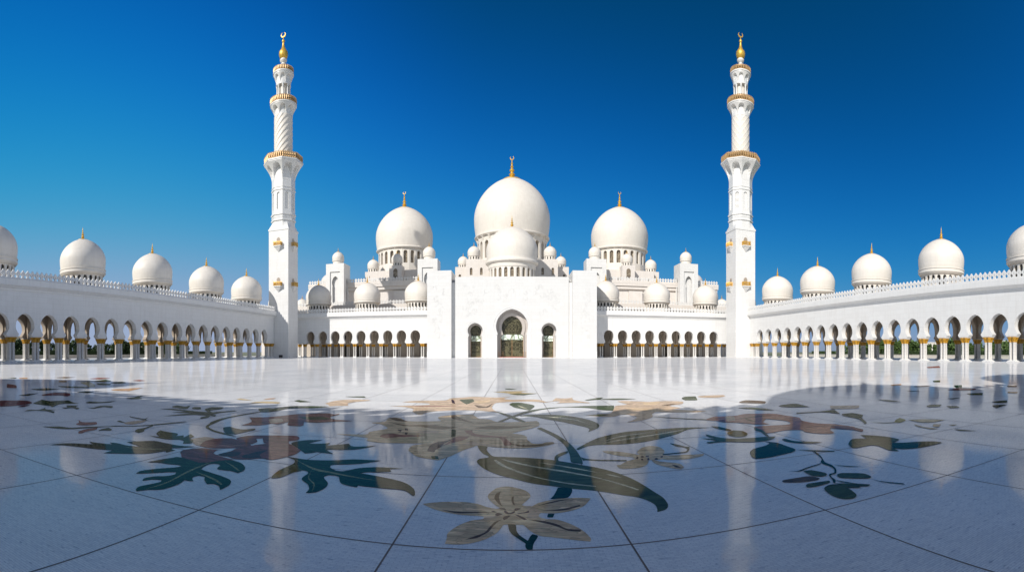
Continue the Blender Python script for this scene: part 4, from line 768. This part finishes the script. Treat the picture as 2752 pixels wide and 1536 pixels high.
# inner reveals (second order) and glazed doors
def doorway(c, an, aw, aj, zn, zw, zt, g, lab=None):
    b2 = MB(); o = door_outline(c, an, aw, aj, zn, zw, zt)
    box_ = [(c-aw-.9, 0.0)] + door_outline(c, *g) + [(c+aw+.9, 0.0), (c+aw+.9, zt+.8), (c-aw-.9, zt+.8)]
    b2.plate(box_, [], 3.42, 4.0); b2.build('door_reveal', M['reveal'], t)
    # thin moulding in front
    an2, aw2, aj2, zn2, zw2, zt2 = g
    b3 = MB(); b3.plate(door_outline(c, an2+.05, aw2+.05, aj2+.05, zn2, zw2, zt2+.05), [], 4.02, 4.10)
    d = b3.build('glazed_door', M['lattice'], t)
    b4 = MB(); wj = aj2*.98
    b4.plate([(c-wj, zn2-1.35), (c+wj, zn2-1.35), (c+wj, zn2-.5), (c+an2*.95, zn2-.05), (c-an2*.95, zn2-.05), (c-wj, zn2-.5)], [], 3.97, 4.015)
    b4.build('pale_panel', M['latpale'], d)
    b5 = MB(); hh = .07
    b5.box(c-wj, c+wj, 3.93, 4.012, .05, .32)
    for xx in (c-wj, c+wj, c) if aj > 2 else (c-wj, c+wj):
        b5.box(xx-hh, xx+hh, 3.94, 4.014, .322, zn2-.6)
    b5.build('door_frame', M['bronze'], d)
    b7 = MB()
    def arc(x, z, r, a0=0, a1=360, th=.035, n=20):
        for i in range(n):
            p0, p1 = R(a0+(a1-a0)*i/n), R(a0+(a1-a0)*(i+1)/n)
            q = [(x+k*math.cos(p), z+k*math.sin(p)) for p, k in ((p0, r-th), (p1, r-th), (p1, r+th), (p0, r+th))]
            b7.plate(q, [], 3.955, 4.018)
    u = an2/2.15
    for (x, z, r, a0, a1) in ((0, zw2+.1*u, 1.75*u, 0, 360), (0, zw2+.1*u, 1.05*u, 0, 360), (-.9*u, zw2+.1*u, .9*u, 0, 360), (.9*u, zw2+.1*u, .9*u, 0, 360), (0, zw2+1.0*u, .9*u, 0, 360), (0, zw2-.8*u, .9*u, 0, 360)): arc(c+x, z, r, a0, a1)
    for i in range(3 if u > .8 else 2):
        zz = .35+i*1.25
        for sx in (-1, 1):
            arc(c+sx*.62*wj if u > .8 else c+sx*.5*wj, zz, .55*wj*.62, 0, 180)
            arc(c+sx*.36*wj, zz+.62, .34*wj, 180, 360); arc(c+sx*.5*wj, zz+.5, .22*wj)
    b7.box(c-.035, c+.035, 3.962, 4.017, .34, zw2+1.7*u)
    for i in range(3): b7.box(c-wj, c+wj, 3.964, 4.0165, .35+i*1.25-.03, .35+i*1.25+.03)
    b7.build('tracery', M['tracery'], d)
    b6 = MB(); b6.box(c-aj+.02, c+aj-.02, 1.1, 3.38, -.01, .10); b6.build('threshold', M['skirt'], t)
doorway(0, 3.5, 3.9, 3.62, 5.9, 7.6, 12.0, (2.15, 2.55, 2.85, 5.85, 7.5, 10.4))
for c in (-9.05, 9.05): doorway(c, 1.5, 1.85, 1.72, 5.6, 6.7, 8.6, (1.12, 1.38, 1.28, 5.5, 6.6, 8.15))
# middle order of the main door: projecting archivolt
b2 = MB()
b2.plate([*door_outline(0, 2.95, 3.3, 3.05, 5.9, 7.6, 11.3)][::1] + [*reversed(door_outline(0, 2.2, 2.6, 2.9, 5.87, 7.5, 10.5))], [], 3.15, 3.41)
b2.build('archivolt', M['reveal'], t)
# raised frame moulding round the main door
b2 = MB(); o1 = keyhole(0, 4.3, 4.75, 4.3, 5.85, 5.9, 7.6, 12.75, 12); o2 = keyhole(0, 4.12, 4.55, 4.12, 5.85, 5.9, 7.6, 12.5, 12)
b2.plate(o1 + o2[::-1], [], 1.13, 1.21)
for s in (-1, 1):
    x0, x1 = sorted((s*3.66, s*4.7)); b2.box(x0, x1, 1.08, 1.21, 5.68, 5.84)
    x0, x1 = sorted((s*3.66, s*4.55)); b2.box(x0, x1, 1.15, 1.21, 0, 5.67)
b2.build('door_surround', M['wall'], t)
for s in (-9.05, 9.05):
    b2 = MB(); o1 = keyhole(s, 1.95, 2.3, 1.95, 5.5, 5.6, 6.7, 9.15, 10); o2 = keyhole(s, 1.83, 2.18, 1.83, 5.5, 5.6, 6.7, 9.0, 10)
    b2.plate(o1 + o2[::-1], [], 1.15, 1.21); b2.build('door_surround', M['wall'], t)
for s in (-1, 1):
    b2 = MB(); x0, x1 = sorted((s*14.77, s*20.77)); b2.box(x0, x1, -.03, .05, 0, 1.6); b2.build('plinth', M['wall'], t)
# queue posts
def post():
    b_ = MB(); b_.lathe([(.20,0),(.20,.05),(.05,.08),(.045,1.25),(.09,1.3),(.06,1.4)], 10); return mesh_of(b_, 'queue_post', M['bronze'], 40)
pm = post()
qp = [(-3.2, 'dark queue post at the left end of the main doorway step'), (-2.2, 'dark queue post just inside the left jamb of the main doorway'), (2.9, 'dark queue post just inside the right jamb of the main doorway'), (3.35, 'dark queue post at the right end of the main doorway step')]
for xx, lb in qp:
    o = link('queue_post', pm, None, (xx, 118.7, .10)); tag(o, lb, 'queue post', 'queue posts at the main doorway')
b2 = MB(); b2.box(-3.3, 3.3, 0, .5, 0, .14); o = b2.build('door_ramp', M['red'], None, loc=(0, 118.9, .102)); tag(o, 'low red-brown ramp lying in front of the main glazed door', 'ramp')
b2 = MB(); b2.box(-.4, .4, -.3, .3, .04, .62); b2.box(-.42, .42, -.32, .32, .62, .66)
for sx in (-.3, .3):
    for sy in (-.2, .2): b2.box(sx-.04, sx+.04, sy-.04, sy+.04, 0, .039)
o = b2.build('loudspeaker_box', M['black'], None, loc=(-57.3, 110.6, .02)); tag(o, 'small black box on the floor at the foot of the left minaret', 'box')

# ------------------------------------------------------------------ prayer hall and its roofscape
def crenels(parent, x0, x1, y, z, h=1.15, step=.9, rot=0):
    mm = cached(('merl', h), lambda: merlon_mesh(.85, h, .2))
    n = int((x1-x0)/step)
    for i in range(n):
        link('merlon', mm, parent, (x0+(i+.5)*(x1-x0)/n, y, z), rot)
def upper_hall(sgn):
    side = 'left' if sgn < 0 else 'right'
    t = thing('prayer_hall_wing', 'cream %s wing of the prayer hall roof with crenellated cornice' % side, 'building', (sgn*43.0, 150, 0), 0, 'prayer hall wings')
    b_ = MB(); b_.box(-23, 24, 0, 42, 0, 22.4); b_.build('wall', M['cream'], t)
    b_ = MB(); b_.box(-23.6, 24.6, -1.3, 42.6, 22.401, 23.2); b_.box(-23.4, 24.4, -.9, 42.4, 21.4, 22.4-.002); b_.box(-23.6, 24.6, -1.35, -1.0, 23.201, 24.1)
    b_.build('cornice', M['cream'], t)
    crenels(t, -23.4, 24.4, -1.18, 24.102, 1.15)
    # lower terrace in front of it
    b_ = MB(); b_.box(-22.5, 23, -13, -.05, 0, 14.6); b_.build('terrace_wall', M['cream'], t)
    b_ = MB(); b_.box(-22.9, 23.4, -13.7, -13.02, 14.0, 15.5); b_.build('terrace_cornice', M['cream'], t)
    crenels(t, -22.5, 23, -13.4, 15.502, 1.2)
    for x in (-14, -4, 8, 17): b_ = MB(); b_.box(-2.2, 2.2, -.9, -.06, 14.7, 20.8); b_.build('pilaster', M['cream'], t, None, (x, 0, 0))
    # side-aisle dome half hidden behind the outer turret
    dome(t, sgn*21.3, 15, 4.1, 23.2, 24.4, 4.1*1.2, 2.2, 16, mat=M['cream'])
    return t
for s in (-1, 1): upper_hall(s)

def pylon(x, y, label, w=6.15, d=6.0, top=29.8, dome_r=1.95, face=1):
    t = thing('roof_turret', label, 'turret', (x, y, 0), 0, 'square roof turrets with small domes')
    b_ = MB(); h = w/2
    # front wall plate with rectangular panel and keyhole niche
    pn = [(-h*.56, 15.0), (h*.56, 15.0), (h*.56, 27.2), (-h*.56, 27.2)]
    b_.plate([(-h, 14), (h, 14), (h, top), (-h, top)], [pn[::-1]], 0, .35)
    kh = [(-1.0, 17.3)] + keyhole(0, .95, 1.15, 1.05, 22.2, 22.6, 23.6, 25.8, 8) + [(1.0, 17.3)]
    pn2 = [(-h*.6, 14.6), (h*.6, 14.6), (h*.6, 27.6), (-h*.6, 27.6)]
    b_.plate(pn2, [kh[::-1]], .352, .75)
    b_.plate([(-1.3, 17), (1.3, 17), (1.3, 26.2), (-1.3, 26.2)], [], 1.25, 1.4)
    # sides
    for s in (-1, 1):
        b_.X = Matrix.Translation((s*h, d/2, 0)) @ Matrix.Rotation(s*PI/2, 4, 'Z')
        k2 = [(-.7, 16.3)] + keyhole(0, .65, .8, .72, 22.2, 22.6, 23.6, 25.4, 8) + [(.7, 16.3)]
        b_.plate([(-d/2+.352, 14), (d/2-.35, 14), (d/2-.35, top), (-d/2+.352, top)], [k2[::-1]], .002, .35)
        b_.plate([(-1, 16), (1, 16), (1, 25.8), (-1, 25.8)], [], .9, 1.0)
    b_.X = Matrix.Identity(4)
    b_.box(-h, h, d-.35, d, 14, top); b_.box(-h+.36, h-.36, .36, d-.36, top-.6, top-.05)
    b_.box(-h+.01, h-.01, .01, d-.01, 12, 13.99)
    b_.build('turret_body', M['wall'], t)
    dome(t, 0, d/2, dome_r, top-.06, top+1.0, dome_r*1.45, 1.5, 0, mat=M['dome'])
for s, nm in ((-1, 'left'), (1, 'right')):
    pylon(s*55.6, 145, 'outer %s square turret beside the %s minaret, topped by a small dome' % (nm, nm))
    pylon(s*25.6, 145, 'inner %s square turret just behind the portal, topped by a small dome' % nm)

def great_dome(t, x, y, rad, rd, zb, wz0, wz1, zc, ztop, fin, N=24):
    """big dome: windowed drum, scalloped corbel ring, onion dome and finial with crescent"""
    b_ = MB()
    prof = [(rad*.955, zc-.3), (rad*.985, zc-.05), (rad*.99, zc+.25), (rad*.955, zc+.5)] + dome_prof(rad, zc+.5, ztop-zc-.5, 36, .955)[1:]
    b_.lathe(prof, 96)
    d = b_.build('great_dome', M['dome'], t, 28, (x, y, 0))
    window_drum(d, rd, zb, wz1+.9, N, wz0, wz1-wz0, .55, M['dome'], M['tan'], .8)
    b_ = MB()
    z0 = wz1+.55; z1 = zc-.1
    def rf(a, z):
        ph = (((a+PI/2)*N/(2*PI)+.5) % 1)*2-1
        top = z0+(z1-z0)*(.2+.62*arch_curve(ph/.8)) if abs(ph) < .8 else z0-.3
        outer = flare(z, z0, z1, rd+.18, rad*.97, 1.1)
        k = max(0, min(1, (z-top)/.15))
        return rd*1.004+.02+(outer-rd)*k
    b_.surf(rf, N*14, [z0+(z1-z0)*i/16 for i in range(17)])
    b_.surf(lambda a, z: rd*1.01+.25, 96, [zb, zb+.5]); b_.build('corbel_ring', M['dome'], d, 30)
    link('finial', cached(('fin', fin, True), lambda: finial_mesh(fin, True, M['gilt'])), d, (0, 0, ztop-.35))
    return d
def dome_block(x, label, half, front, depth, ztop, tur, gd):
    t = thing('domed_hall', label, 'domed building', (x, 0, 0), 0, 'great domes of the prayer hall')
    b_ = MB()
    for (x0, x1, y0, y1, z) in half:
        # front wall with small arched windows
        ws = [];
        n = max(2, int((x1-x0)/3.0))
        for i in range(n):
            cx = x0+(x1-x0)*(i+.5)/n
            ws.append(roundwin(cx, z-4.6, .8, 2.2, 6))
        b_.plate([(x0, 20), (x1, 20), (x1, z), (x0, z)], [w_[::-1] for w_ in ws], y0, y0+.5)
        b_.box(x0+.002, x1-.002, y0+.502, y1, 20, z-.03)
        for w_ in ws:
            p2 = MB(); p2.plate(w_, [], y0+.36, y0+.42); p2.build('window', M['tan'], t)
    b_.build('block_wall', M['cream'], t)
    for (tx, ty, tr, tz, bz) in tur:
        # turret base block and dome
        b2 = MB(); q = tr*1.12; b2.box(tx-q, tx+q, ty-q, ty+q, 20, tz); b2.build('turret_base', M['cream'], t)
        w2 = MB(); w2.plate(roundwin(tx, tz-4.4, tr*.75, 3.3, 8), [], ty-q-.03, ty-q+.05); w2.build('window', M['tan'], t)
        dome(t, tx, ty, tr, tz, tz+tr*.55, tr*1.42, tr*.75, 12, mat=M['dome'], wfrac=.42)
    great_dome(t, *gd)
    return t
dome_block(0, 'largest white dome rising in the centre behind the portal', [(-14, 14, 147, 189, 29.5), (-18, 18, 152.5, 184, 28.4)], 0, 0, 0,
           [(-11.8, 149.6, 1.98, 29.8, 0), (11.8, 149.6, 1.98, 29.8, 0), (-16, 158, 1.75, 28.9, 0), (16, 158, 1.75, 28.9, 0)],
           (0, 168, 13.15, 11.9, 28.0, 32.6, 38.4, 40.4, 61.6, 8.2))
for s, nm in ((-1, 'left'), (1, 'right')):
    tur = [(s*-1.0, 152.6, 1.85, 29.2, 0), (s*8.6, 158, 2.0, 28.4, 0), (s*-9.5, 158, 1.85, 28.4, 0)]
    dome_block(s*38.0, 'big white dome %s of the central dome, on its own windowed drum' % nm, [(-8.6, 8.6, 154, 182, 28.2)], 0, 0, 0, tur,
               (0, 168, 10.15, 9.2, 26.0, 31.6, 35.8, 36.9, 52.9, 6.0))
# dome of the entrance vestibule, right behind the portal wall
t = thing('vestibule_dome', 'smaller white dome directly above the portal wall, in front of the largest dome', 'dome', (0, 138, 0))
b_ = MB(); b_.box(-13.5, 13.5, -11, 7.5, 15, 19.6); b_.build('roof', M['skirt'], t)
b_ = MB(); b_.lathe([(6.9, 26.0), (7.1, 26.05), (7.55, 26.35), (7.6, 26.7), (7.35, 26.85), (7.2, 27.1)] + dome_prof(7.35, 27.1, 10.0, 30, .97)[1:], 72)
d = b_.build('dome', M['dome'], t, 28)
window_drum(d, 6.55, 19.6, 26.0, 24, 20.8, 3.8, .56, M['dome'], M['tan'], .45)
b_ = MB(); b_.lathe([(6.6, 24.8), (6.75, 24.9), (6.85, 25.95)], 64); b_.build('string_course', M['dome'], d, 30)
link('finial', cached(('fin', 3.6, False), lambda: finial_mesh(3.6, False, M['gilt'])), d, (0, 0, 36.9))
crenels(t, -13.3, 13.3, -10.6, 19.62, .8, .95)

# corner halls half hidden behind the minarets
for s, nm in ((-1, 'left'), (1, 'right')):
    t = thing('corner_hall', 'pale domed hall glimpsed behind the %s minaret' % nm, 'building', (s*86, 172, 0), 0, 'corner halls behind the minarets')
    b_ = MB(); b_.box(-12, 12, 0, 26, 0, 15.5); b_.build('wall', M['cream'], t)
    b_ = MB(); b_.box(-12.4, 12.4, -.5, 26.4, 15.502, 16.3); b_.build('cornice', M['cream'], t)
    dome(t, -s*2.2, 9, 3.0, 16.3, 18.4, 3.0*1.36, 1.8, 16)
    dome(t, s*7.0, 5, 4.1, 16.3, 18.6, 4.1*1.36, 2.3, 16)
# ------------------------------------------------------------------ ground, floor, joints, inlays
def sheet(name, x0, x1, y0, y1, z, mat):
    b_ = MB(); b_.add([(x0,y0,z),(x1,y0,z),(x1,y1,z),(x0,y1,z)], [(0,1,2,3)]); return struct(b_.build(name, mat))
sheet('ground', -2500, 2500, -2500, 2500, -.12, M['ground'])
sheet('outer_paving', -92, 92, -60, 230, -.06, M['paving'])
for s in (-1, 1):
    x0, x1 = sorted((s*96, s*190)); sheet('lawn', x0, x1, 5, 150, -.075, M['grass'])
fl = sheet('courtyard_floor', -59.46, 59.46, -4.26, 126.2, 0, M['floor'])
# joints between the large panels (material strips let into the floor)
b_ = MB(); jz = .0012
xs = [.91+1.82*k for k in range(-9, 9)]
for x in xs: b_.add([(x-.0075,-4,jz),(x+.0075,-4,jz),(x+.0075,45,jz),(x-.0075,45,jz)], [(0,1,2,3)])
for k in range(0, 9):
    y = 3.61+2.09*k; b_.add([(-17,y-.007,jz+.0004),(17,y-.007,jz+.0004),(17,y+.007,jz+.0004),(-17,y+.007,jz+.0004)], [(0,1,2,3)])
b_.build('floor_joints', M['joint'], fl)

def smooth_poly(pts):
    out = []; n = len(pts)
    for i in range(n):
        p0, p1, p2, p3 = pts[i-1], pts[i], pts[(i+1) % n], pts[(i+2) % n]
        out.append(p1)
        d1 = (p2[0]-p1[0], p2[1]-p1[1])
        L = math.hypot(*d1)
        if L < 1e-4: continue
        # centripetal-ish: limited tangents
        def tan_(a, b_, c):
            t_ = ((c[0]-a[0])/2, (c[1]-a[1])/2); l = math.hypot(*t_)
            v1 = (b_[0]-a[0], b_[1]-a[1]); v2 = (c[0]-b_[0], c[1]-b_[1])
            l1, l2 = math.hypot(*v1), math.hypot(*v2)
            if l1*l2 > 0 and (v1[0]*v2[0]+v1[1]*v2[1])/(l1*l2) < .1: return (0, 0)
            m_ = min(l, 1.0*min(l1, l2, L)); k = m_/l if l else 0
            return (t_[0]*k, t_[1]*k)
        t1 = tan_(p0, p1, p2); t2 = tan_(p1, p2, p3)
        for u in (.25, .5, .75):
            h1 = 2*u**3-3*u**2+1; h2 = u**3-2*u**2+u; h3 = -2*u**3+3*u**2; h4 = u**3-u**2
            out.append((h1*p1[0]+h2*t1[0]+h3*p2[0]+h4*t2[0], h1*p1[1]+h2*t1[1]+h3*p2[1]+h4*t2[1]))
    return out
zi = 0
labels = {'C': 'cream five-petalled flower with dark stamens nearest the camera', 'big': 'long broad olive leaf with pale veins crossing the centre',
          'lily': 'large cream and rose lily', 'rose': 'dark rose flower with teal leaves', 'pink': 'salmon pink flower at right', 'small': 'small cream star-shaped flower',
          'sprig': 'thin branching teal sprig with oval olive leaves', 'yellow': 'pale yellow blossom', 'teal1': 'deeply cut teal leaf below the dark rose flower', 'teal2': 'deeply cut teal leaf right of the dark rose flower'}
for name, lab, polys in INLAYS:
    b_ = MB(); mats = []; cx = cy = None
    for mk, q in polys:
        pts = [(q[i], q[i+1]) for i in range(0, len(q), 2)]
        pts = smooth_poly(pts)
        if cx is None:
            cx = sum(a for a, _ in pts)/len(pts); cy = sum(c for _, c in pts)/len(pts)
        mm = M['i_'+mk]
        if mm not in mats: mats.append(mm)
        z = .0020+.00003*zi; zi += 1
        tr = tessellate_polygon([[Vector((a, c, 0)) for a, c in pts]])
        vs = [(a-cx, c-cy, z) for a, c in pts]; fs = []
        for i, j, k in tr:
            A, B, C = pts[i], pts[j], pts[k]
            cr = (B[0]-A[0])*(C[1]-A[1])-(B[1]-A[1])*(C[0]-A[0])
            if abs(cr) > 1e-10: fs.append((i, j, k) if cr > 0 else (i, k, j))
        b_.add(vs, fs, mats.index(mm))
    o = b_.build(name, mats, fl, None, (cx, cy, 0))
    if lab in labels: o['label'] = labels[lab]

# ------------------------------------------------------------------ beyond the arcades
def crown_mesh(seed, mat, rad, h, clumps=26, leaves=26):
    rn = random.Random(seed); b_ = MB()
    for c in range(clumps):
        a = rn.random()*2*PI; rr = rad*math.sqrt(rn.random())*.85; zz = h*(.18+.72*rn.random())
        k = 1-abs(zz/h-.5)*.9; cx, cy = rr*k*math.cos(a), rr*k*math.sin(a); cr = rad*(.22+.2*rn.random())
        for l in range(leaves):
            d = Vector((rn.gauss(0,1), rn.gauss(0,1), rn.gauss(0,.8))).normalized()*cr*(.5+.5*rn.random())
            n = Vector((rn.gauss(0,1), rn.gauss(0,1), rn.gauss(0,1))).normalized()
            u = n.orthogonal().normalized(); v = n.cross(u); s = .16+.18*rn.random(); p_ = Vector((cx, cy, zz))+d
            b_.add([tuple(p_-u*s-v*s*.6), tuple(p_+u*s-v*s*.6), tuple(p_+u*s*.7+v*s), tuple(p_-u*s*.7+v*s)], [(0,1,2,3)])
    return mesh_of(b_, 'crown', mat)
def trunk_mesh(h):
    b_ = MB(); b_.lathe([(.28,0),(.18,.4),(.14,h*.5),(.09,h)], 8)
    for k in range(4):
        a = k*1.7; b_.X = Matrix.Translation((0,0,h*.55)) @ Matrix.Rotation(a, 4, 'Z') @ Matrix.Rotation(.7, 4, 'Y'); b_.lathe([(.07,0),(.03,h*.5)], 6)
    return mesh_of(b_, 'trunk', M['bark'], 50)
crowns = {c: [crown_mesh(11*i+k, M[c], 2.0+.35*i, 3.2+.4*i) for i in range(3)] for k, c in enumerate(('leafd', 'leafl'))}
tm = trunk_mesh(1.9)
rn = random.Random(5)
for s, nm, mk in ((-1, 'left', 'leafd'), (1, 'right', 'leafl')):
    for i in range(22):
        th = R(39)+R(24)*i/21
        dist = 135+34*rn.random()
        x, y = s*dist*math.sin(th), dist*math.cos(th)
        t = thing('tree', 'dark bushy tree standing beyond the left arcade' if s < 0 else 'bright green bushy tree standing beyond the right arcade', 'tree', (x, y, -.12), rn.random()*6, 'trees beyond the %s arcade' % nm)
        k = .8+.45*rn.random(); t.scale = (k, k, k)
        link('trunk', tm, t); link('crown', crowns[mk][i % 3], t, (0, 0, 1.1))
    # clipped hedge and low wall
    def hedge_mesh():
        b2 = MB(); r2 = random.Random(3)
        b2.box(-.5, .5, -60, 60, 0, 1.5)
        for _ in range(9000):
            x_, y_, z_ = r2.choice((-.55, .55))+r2.gauss(0, .08), r2.uniform(-60, 60), r2.uniform(.1, 1.75)
            if r2.random() < .35: x_ = r2.uniform(-.5, .5); z_ = 1.5+r2.random()*.25
            q = .14; b2.add([(x_,y_-q,z_-q),(x_+r2.gauss(0,.1),y_+q,z_-q),(x_,y_+q,z_+q),(x_+r2.gauss(0,.1),y_-q,z_+q)], [(0,1,2,3)])
        return mesh_of(b2, 'hedge', M['leafd'])
    hm = cached('hedge', hedge_mesh)
    o = link('hedge', hm, None, (s*104, 85, -.075)); tag(o, 'long clipped hedge running beyond the %s arcade' % nm, 'hedge', 'hedges beyond the arcades')
    b2 = MB(); b2.box(-.2, .2, -65, 65, 0, .75); b2.box(-.28, .28, -65.1, 65.1, .752, .85)
    o = b2.build('low_wall', M['paleb'], None, loc=(s*94, 80, -.1)); tag(o, 'low pale garden wall beyond the %s arcade' % nm, 'wall', 'garden walls beyond the arcades')
def lamp(x, y, h, lab):
    t = thing('street_lamp', lab, 'street lamp', (x, y, -.12), 0, 'street lamps beyond the arcades')
    b2 = MB(); b2.lathe([(.16,0),(.16,.5),(.08,.6),(.05,h)], 8); b2.build('pole', M['metal'], t, 40)
    b2 = MB(); b2.box(-.9, .9, -.06, .06, h, h+.08); b2.box(-1.0, -.5, -.12, .12, h-.12, h-.002); b2.box(.5, 1.0, -.12, .12, h-.12, h-.002); b2.build('lamp_head', M['metal'], t)
def polar(px, d): th = (px-1376)/1300; return d*math.sin(th), d*math.cos(th)
for px, d, h, lab in ((261, 150, 3.9, 'thin street lamp seen through the left arcade'), (2682, 170, 6.5, 'thin street lamp beyond the right arcade, nearest the picture edge'), (2512, 170, 5.6, 'thin street lamp beyond the right arcade, seen through a middle arch')):
    x, y = polar(px, d); lamp(x, y, h, lab)
def far_building(px, d, w, h, floors, n, mat, lab):
    x, y = polar(px, d); rz = -math.atan2(x, y)
    t = thing('distant_building', lab, 'building', (x, y, -.12), rz, 'distant buildings beyond the arcades')
    b2 = MB(); b2.box(-w/2, w/2, 0, 14, 0, h); b2.build('wall', mat, t)
    b2 = MB(); b2.box(-w/2-.3, w/2+.3, -.3, 14.3, h+.002, h+.6); b2.build('roof', M['paleb'], t)
    def win():
        m2 = MB(); m2.box(-.6, .6, -.06, .04, 0, 1.5); return mesh_of(m2, 'window', M['glassb'])
    wm = cached('bwin', win)
    for f in range(floors):
        for i in range(n): link('window', wm, t, (-w/2+w*(i+.5)/n, 0, 1.1+f*(h/floors)))
far_building(2, 260, 24, 9.5, 3, 7, M['beige'], 'beige three-storey block at the far left picture edge')
far_building(352, 330, 22, 7.0, 2, 6, M['beige'], 'low sandy building over the trees through the left arcade')
far_building(2405, 260, 16, 5.6, 2, 5, M['paleb'], 'low white building over the trees through the right arcade')
far_building(2480, 300, 20, 7.0, 2, 6, M['paleb'], 'white two-storey building behind trees through the right arcade')
far_building(2730, 320, 26, 8.5, 3, 7, M['paleb'], 'pale three-storey block at the far right picture edge')

# ------------------------------------------------------------------ light, sky, camera
EL, AZ = R(34), R(33.5)         # sun behind and to the left of the camera
sd = Vector((-math.sin(AZ)*math.cos(EL), -math.cos(AZ)*math.cos(EL), math.sin(EL)))
L = bpy.data.lights.new('sun', 'SUN'); L.energy = 4.8; L.angle = R(.5); L.color = (1.0, .955, .89)
lo = bpy.data.objects.new('sun', L); COL.objects.link(lo); lo.rotation_euler = sd.to_track_quat('Z', 'Y').to_euler()
lo.location = (-30, -60, 60)
w = bpy.data.worlds.new('World'); sc.world = w; w.use_nodes = True
nt = w.node_tree; bg = nt.nodes['Background']
sky = nt.nodes.new('ShaderNodeTexSky'); sky.sky_type = 'NISHITA'; sky.sun_disc = False
sky.sun_elevation = EL; sky.sun_rotation = PI-AZ
sky.air_density = 1.0; sky.dust_density = .25; sky.ozone_density = 3.5; sky.altitude = 200
# added grade of the sky colours: deeper blue ahead, paler towards the sun side, desaturated out of view overhead and behind as neutral fill light
tc = nt.nodes.new('ShaderNodeTexCoord'); sx = nt.nodes.new('ShaderNodeSeparateXYZ'); nt.links.new(tc.outputs['Generated'], sx.inputs[0])
def mth(op, a, b_=None, c=None):
    n = nt.nodes.new('ShaderNodeMath'); n.operation = op
    for i, v in enumerate((a, b_, c)):
        if v is None: continue
        if hasattr(v, 'links'): nt.links.new(v, n.inputs[i])
        else: n.inputs[i].default_value = v
    return n.outputs[0]
def mrange(v, a, b_, c, d):
    n = nt.nodes.new('ShaderNodeMapRange'); n.interpolation_type = 'SMOOTHSTEP'
    nt.links.new(v, n.inputs[0])
    for i, q in enumerate((a, b_, c, d)): n.inputs[i+1].default_value = q
    return n.outputs[0]
K = .10
bg.inputs['Strength'].default_value = K
sc3 = nt.nodes.new('ShaderNodeSeparateColor'); nt.links.new(sky.outputs[0], sc3.inputs[0])
neg2 = mth('POWER', mth('MAXIMUM', mth('MULTIPLY', sx.outputs[0], -1.0), 0.0), 2.0)
cc = nt.nodes.new('ShaderNodeCombineColor')
for i, (k, e, g, mx_) in enumerate(((7.36, 3.58, 4.87, .34), (4.4, 2.1, 4.13, .43), (56, 4.0, 11.5, .60))):
    v = mth('POWER', mth('MULTIPLY', sc3.outputs[i], K), e)
    v = mth('MULTIPLY', mth('MULTIPLY', v, k), mth('ADD', 1.0, mth('MULTIPLY', neg2, g)))
    v = mth('DIVIDE', v, mth('ADD', 1.0, mth('DIVIDE', v, mx_)))
    nt.links.new(mth('MULTIPLY', v, 1/K), cc.inputs[i])
fr = mth('MULTIPLY', mrange(sx.outputs[1], -.25, .15, 0, 1), mrange(sx.outputs[2], .62, .80, 1, 0))
mxs = nt.nodes.new('ShaderNodeMix'); mxs.data_type = 'RGBA'; nt.links.new(fr, mxs.inputs[0])
hsv = nt.nodes.new('ShaderNodeHueSaturation'); hsv.inputs['Saturation'].default_value = .62; hsv.inputs['Value'].default_value = .96
nt.links.new(sky.outputs[0], hsv.inputs['Color']); nt.links.new(hsv.outputs[0], mxs.inputs[6]); nt.links.new(cc.outputs[0], mxs.inputs[7]); nt.links.new(mxs.outputs[2], bg.inputs['Color'])
#bg.inputs['Strength'].default_value = .11
cam = bpy.data.cameras.new('camera'); co = bpy.data.objects.new('camera', cam); COL.objects.link(co)
co.location = (0, 0, 1.48); co.rotation_euler = (PI/2, 0, 0)
cam.type = 'PANO'; cam.panorama_type = 'CENTRAL_CYLINDRICAL'
cam.central_cylindrical_radius = 1.0
cam.central_cylindrical_range_u_min = -1376/1300; cam.central_cylindrical_range_u_max = 1376/1300
cam.central_cylindrical_range_v_min = -(1536-945)/1300; cam.central_cylindrical_range_v_max = 945/1300
cam.clip_start = .05; cam.clip_end = 6000
sc.camera = co
vs = sc.view_settings; vs.view_transform = 'Standard'; vs.look = 'None'; vs.exposure = 0; vs.gamma = 1
sc.render.engine = 'CYCLES'
sc.cycles.max_bounces = 8; sc.cycles.diffuse_bounces = 4; sc.cycles.glossy_bounces = 4
sc.cycles.use_denoising = True
